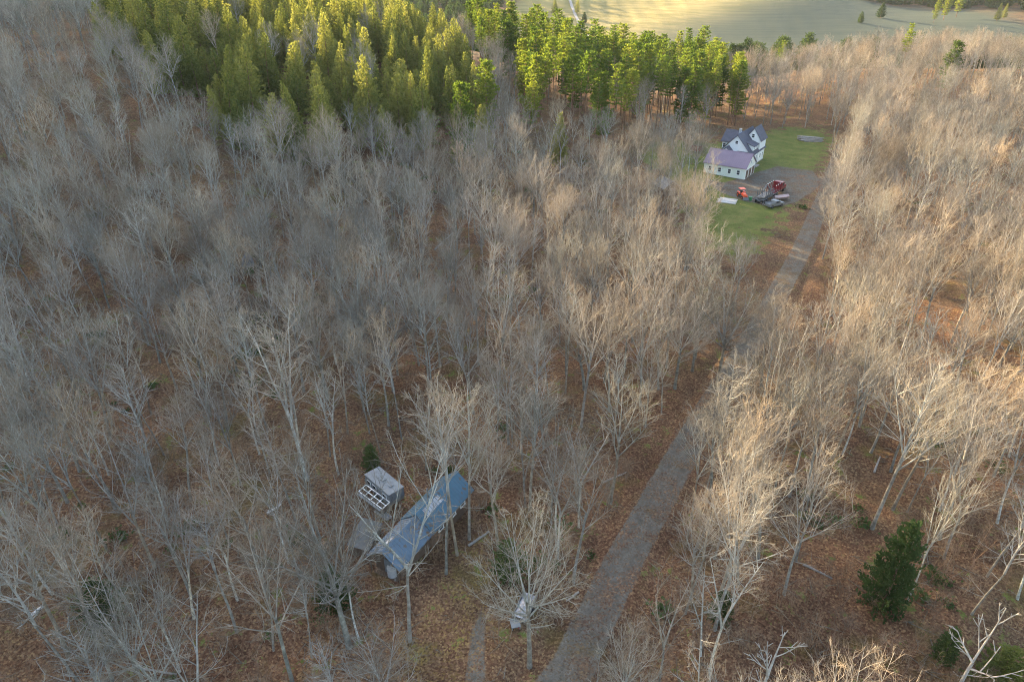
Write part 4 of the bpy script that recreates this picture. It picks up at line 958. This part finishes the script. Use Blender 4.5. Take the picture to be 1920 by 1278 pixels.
def where(fam, k, x, y, t):
    bx, by, _ = proj(x, y, t[2]); right = x > np.interp(y, [p[1] for p in ROAD], [p[0] for p in ROAD])
    if fam == 'spruce': pl = 'along the lower edge of the conifer stand at the upper left' if by > 250 else 'in the left part of the conifer stand at the upper left' if bx < 450 else 'in the right part of the conifer stand at the upper left'
    elif fam == 'pine': pl = 'in the pine row behind the white house' if bx > 1130 else 'in the left half of the pine row beyond the shaded wood'
    elif right:
        if seg_dist(x, y, ROAD) < 8: pl = 'on the right verge of the road in the foreground' if by > 900 else 'on the right verge of the road across from the lawn' if by < 500 else 'on the right verge of the middle stretch of the road'
        elif bx < 1500 and by > 850: pl = 'between the road and the open strip at the lower right'
        elif by > 950: pl = 'in the lower right corner around the dark evergreen'
        elif bx > 1700: pl = 'at the right edge of the sunlit wood'
        else: pl = 'in the middle of the sunlit wood right of the road'
    else:
        if seg_dist(x, y, ROAD) < 8: pl = 'on the left verge of the road in the foreground' if by > 900 else 'on the left verge of the road near the yard' if by < 500 else 'on the left verge of the middle stretch of the road'
        elif bx > 1230 and by < 650: pl = 'bordering the lawn strip below the yard'
        elif by > 1080: pl = 'in the lower left corner of the shaded wood' if bx < 330 else 'between the lower left corner and the blue cabin' if bx < 720 else 'around the lane in front of the blue cabin'
        elif by > 860: pl = 'at the left edge of the wood beside the camper trailer level' if bx < 300 else 'left of the camper trailer' if bx < 680 else 'close behind the blue cabin' if bx < 960 else 'between the blue cabin and the road'
        elif by > 640: pl = 'at the left edge halfway up the shaded wood' if bx < 350 else 'up the slope behind the camper trailer' if bx < 700 else 'in the middle of the shaded wood beyond the blue cabin'
        elif by > 420: pl = 'around the tarp tent in the shaded wood' if bx < 700 else 'in the upper middle of the shaded wood'
        else: pl = 'below the conifer stand at the upper left' if bx < 900 else 'below the pine row behind the house'
    lab = LOOK[k]+' '+pl.replace(' beside the camper trailer level', '')
    return ' '.join(lab.split()[:16]), LOOK[k]+'s '+pl
for t in trees:
    k = t[5]; fam = 'tree' if k in ('hardwood', 'spreading', 'slim') else 'pine' if k == 'white_pine' else k
    if inview(t) and cnt.get(fam, 0) < (275 if fam == 'tree' else 290):
        cnt[fam] = cnt.get(fam, 0)+1
        x, y = t[0], t[1]
        lab, grp = where(fam, k, x, y, t)
        e = plant(k, x, y, t[4], rz=t[3], label=lab, group=grp, lean=(random.gauss(0, .05), random.gauss(0, .05)), sxy=random.uniform(.9, 1.12) if k == 'spruce' else 1.0)
    else:
        rest.setdefault('conifers' if fam in ('spruce', 'pine') else 'hardwoods', []).append(t)
def vlist(kinds):
    out = []; off = {}
    for k in kinds: off[k] = len(out); out += [v[2] for v in VAR[k]]
    return out, off
for nm, kinds, lab in (('hardwoods', ['hardwood', 'spreading', 'slim', 'birch'], 'mass of bare hardwoods filling the wood beyond the nearer trees'), ('conifers', ['spruce', 'pine', 'white_pine'], 'mass of conifers filling the stand behind the nearer ones')):
    src, off = vlist(kinds)
    scatter('far_wood' if nm == 'hardwoods' else 'far_conifers', lab, 'wood', [(t[0], t[1], t[2], t[3], t[4], off[t[5]]+random.randrange(len(VAR[t[5]]))) for t in rest.get(nm, [])], src)

# single conifers that stand above the bare wood
for (px_, py_, h_, kind, v_, lab) in [
    (1710, 45, 24, 'pine', 0, 'yellow green pine poking out of the tan wood near the top right'),
    (1800, 65, 22, 'white_pine', 0, 'green pine leaning out of the tan wood at the top right'),
    (1472, 70, 21, 'pine', 1, 'lone green pine top above the tan wood behind the lawn'),
    (860, 60, 24, 'white_pine', 0, 'open branched tall pine at the left end of the pine row'),
    (1052, 205, 16, 'spruce', 0, 'lone green conifer among bare trees below the pine row'),
    (910, 50, 25, 'white_pine', 0, 'second open branched pine beside the tallest one of the row')]:
    z = 0
    for _ in range(30):
        x, y = at(px_, py_+6, z+h_)
        z = gz(x, y)
    if y > 420 or y < 100: y = 300; x = (px_-960)/F*(y*CA+20)
    plant(kind, x, y, h_/BASEH[kind], v=v_, label=lab)

# understory
pts = []; fp = []
for _ in range(5200):
    y = 26+random.random()**1.3*190; x = random.uniform(-1, 1)*(y*.8+25)
    if seg_dist(x, y, ROAD) < 3.9 or poly_sd(x, y, LAWN) < 1 or poly_sd(x, y, LANE) < .8 or poly_sd(x, y, YARD) < 1 or poly_sd(x, y, CABIN) < -.5: continue
    if -11 < x < 3 and 33 < y < 50 and random.random() < .8: continue
    g = noise.noise(Vector((x*.07, y*.07, 9)))
    if g > -.05 or random.random() < .3: pts.append((x, y, gz(x, y), random.uniform(0, 6.28), random.uniform(.45, 1.15), random.randrange(5)))
    g2 = noise.noise(Vector((x*.06+5, y*.06, 2)))
    if g2 > .22 and random.random() < .18: fp.append((x+1, y, gz(x+1, y), random.uniform(0, 6.28), random.uniform(.5, 1.5), random.randrange(2)))
scatter('undergrowth', 'thin bare saplings and brush on the leaf covered ground', 'undergrowth', pts, SAP)
def twigheap(seed):
    r = random.Random(seed); C = MB()
    for _ in range(5):
        p = Vector((r.gauss(0, .8), r.gauss(0, .8), .06)); a = r.uniform(0, 6.28); P, D = path(r, p, Vector((math.cos(a), math.sin(a), .05)), r.uniform(1, 3.4), 3, 0, .1)
        C.tube(P, [.06, .05, .035, .015], 4)
        for q in P[1:3]: C.tube([q, q+Vector((r.uniform(-1, 1), r.uniform(-1, 1), r.uniform(0, .3)))*.7], [.025, .008], 3)
    return C
HEAP = [bpy.data.objects.new('src_deadfall_%d' % i, twigheap(860+i).mesh('deadfall', [M['deadwood']])) for i in range(3)]
hp = []
for _ in range(900):
    y = 30+random.random()**1.2*150; x = random.uniform(-1, 1)*(y*.8+20)
    if seg_dist(x, y, ROAD) < 3.4 or poly_sd(x, y, LAWN) < 1 or poly_sd(x, y, LANE) < 1 or poly_sd(x, y, CABIN) < -.5: continue
    hp.append((x, y, gz(x, y), random.uniform(0, 6.28), random.uniform(.35, 1.0), random.randrange(3)))
scatter('fallen_branches', 'grey fallen branches strewn over the leaf litter', 'branches', hp, HEAP)
scatter('seedlings', 'low dark green seedlings and ferns on the forest floor', 'undergrowth', fp, FERN)
# ------------------------------------------------------------------ far valley
rf = random.Random(12)
far = [(1040, 30, 15, 'spruce'), (1082, 28, 14, 'spruce'), (905, 22, 17, 'hemlock'), (1095, 45, 9, 'hemlock'), (1768, 40, 26, 'white_pine'), (1792, 34, 30, 'white_pine'), (1750, 44, 20, 'white_pine'), (1868, 40, 15, 'spruce'), (1880, 38, 13, 'spruce'), (1650, 36, 12, 'hemlock'), (1612, 44, 9, 'hemlock'), (960, 36, 10, 'hemlock'), (1015, 50, 9, 'hemlock')]
for k, (px_, py_, h_, kd, ) in enumerate(far):
    x, y, z = 0, 0, 0
    v_ = (639-py_)/F; u_ = (px_-960)/F
    for D in range(430, 1500, 6):
        t = D/(CA+v_*SA); zz = CAMZ+(-SA+v_*CA)*t
        x, y = u_*t, D
        if zz <= gz(x, y): break
    plant(kd, x, y, h_*1.15/BASEH[kd], label='hazy %s tree standing %s' % ('blue green' if kd != 'hemlock' else 'dull green', ['beside the pale track across the meadow on its left', 'beside the pale track across the meadow on its right', 'at the left end of the far meadow', 'low by the near end of the pale track', 'in the middle of the far clump at the upper right', 'as tallest of the far clump at the upper right', 'at the left of the far clump at the upper right', 'near the top right corner beyond the tan wood', 'last before the top right corner beyond the tan wood', 'alone in the dim meadow right of centre', 'low in the dim meadow left of its neighbour', 'low at the lower left rim of the meadow', 'low at the rim of the meadow above the pine row'][k]))
pts = []
for _ in range(6000):
    y = rf.uniform(430, 1500); x = rf.uniform(-1, 1)*(y*.85+60)
    if a_ := float(poly_sd(np.array([x]), np.array([y]), FIELD)[0]) < 8: continue
    if y < 560 and -80 < x < 420 and rf.random() < .55: continue
    c = noise.noise(Vector((x*.006, y*.006, 4)))
    pts.append((x, y, gz(x, y), rf.uniform(0, 6.28), 0, 0))
    dk = c+.35*(x < 0)+.3*(x > 350) > -.1; pts[-1] = pts[-1][:4]+((rf.uniform(1.7, 2.6), rf.randrange(4)) if dk else (rf.uniform(.8, 1.2), 4+rf.randrange(6)))
scatter('distant_wood', 'hazy far woods round the meadow along the top of the view', 'wood', pts, [v[2] for v in VAR['hemlock']*2]+[v[2] for v in VAR['hardwood']])
# pale track over the meadow
tp = [(44, 560), (56, 640), (78, 740), (70, 860), (64, 980), (70, 1080)]
mb = MB(); Pn = []
for (ax_, ay_), (bx_, by_) in zip(tp[:-1], tp[1:]):
    for k in range(12): t = k/12; Pn.append((ax_+(bx_-ax_)*t, ay_+(by_-ay_)*t))
for a_, b_ in zip(Pn[:-1], Pn[1:]):
    q = []
    for (x, y), s in ((a_, -1.6), (a_, 1.6), (b_, 1.6), (b_, -1.6)): q.append((x+s, y, gz(x+s, y)+.35))
    mb.poly(q)
tag(link('track', mb.mesh('track', [M['log']])), kind='structure')

# ------------------------------------------------------------------ air
mb = MB(); mb.box(-3500, 3500, -300, 4000, -40, 420)
hz = link('haze', mb.mesh('haze', [])); hm = bpy.data.materials.new('haze_air'); hm.use_nodes = True
hn = hm.node_tree; hn.nodes.remove(hn.nodes['Principled BSDF']); pv = hn.nodes.new('ShaderNodeVolumePrincipled')
pv.inputs['Density'].default_value = 0.00003; pv.inputs['Color'].default_value = (.86, .92, 1, 1)
hn.links.new(pv.outputs[0], hn.nodes['Material Output'].inputs['Volume']); hz.data.materials.append(hm); tag(hz, 'thin haze in the air over the whole valley', 'haze', kind='stuff')
print('individuals', cnt, 'rest', {k: len(v) for k, v in rest.items()}, 'sap', len(pts), len(fp), 'faces', {k: [v[3] for v in V] for k, V in VAR.items()})
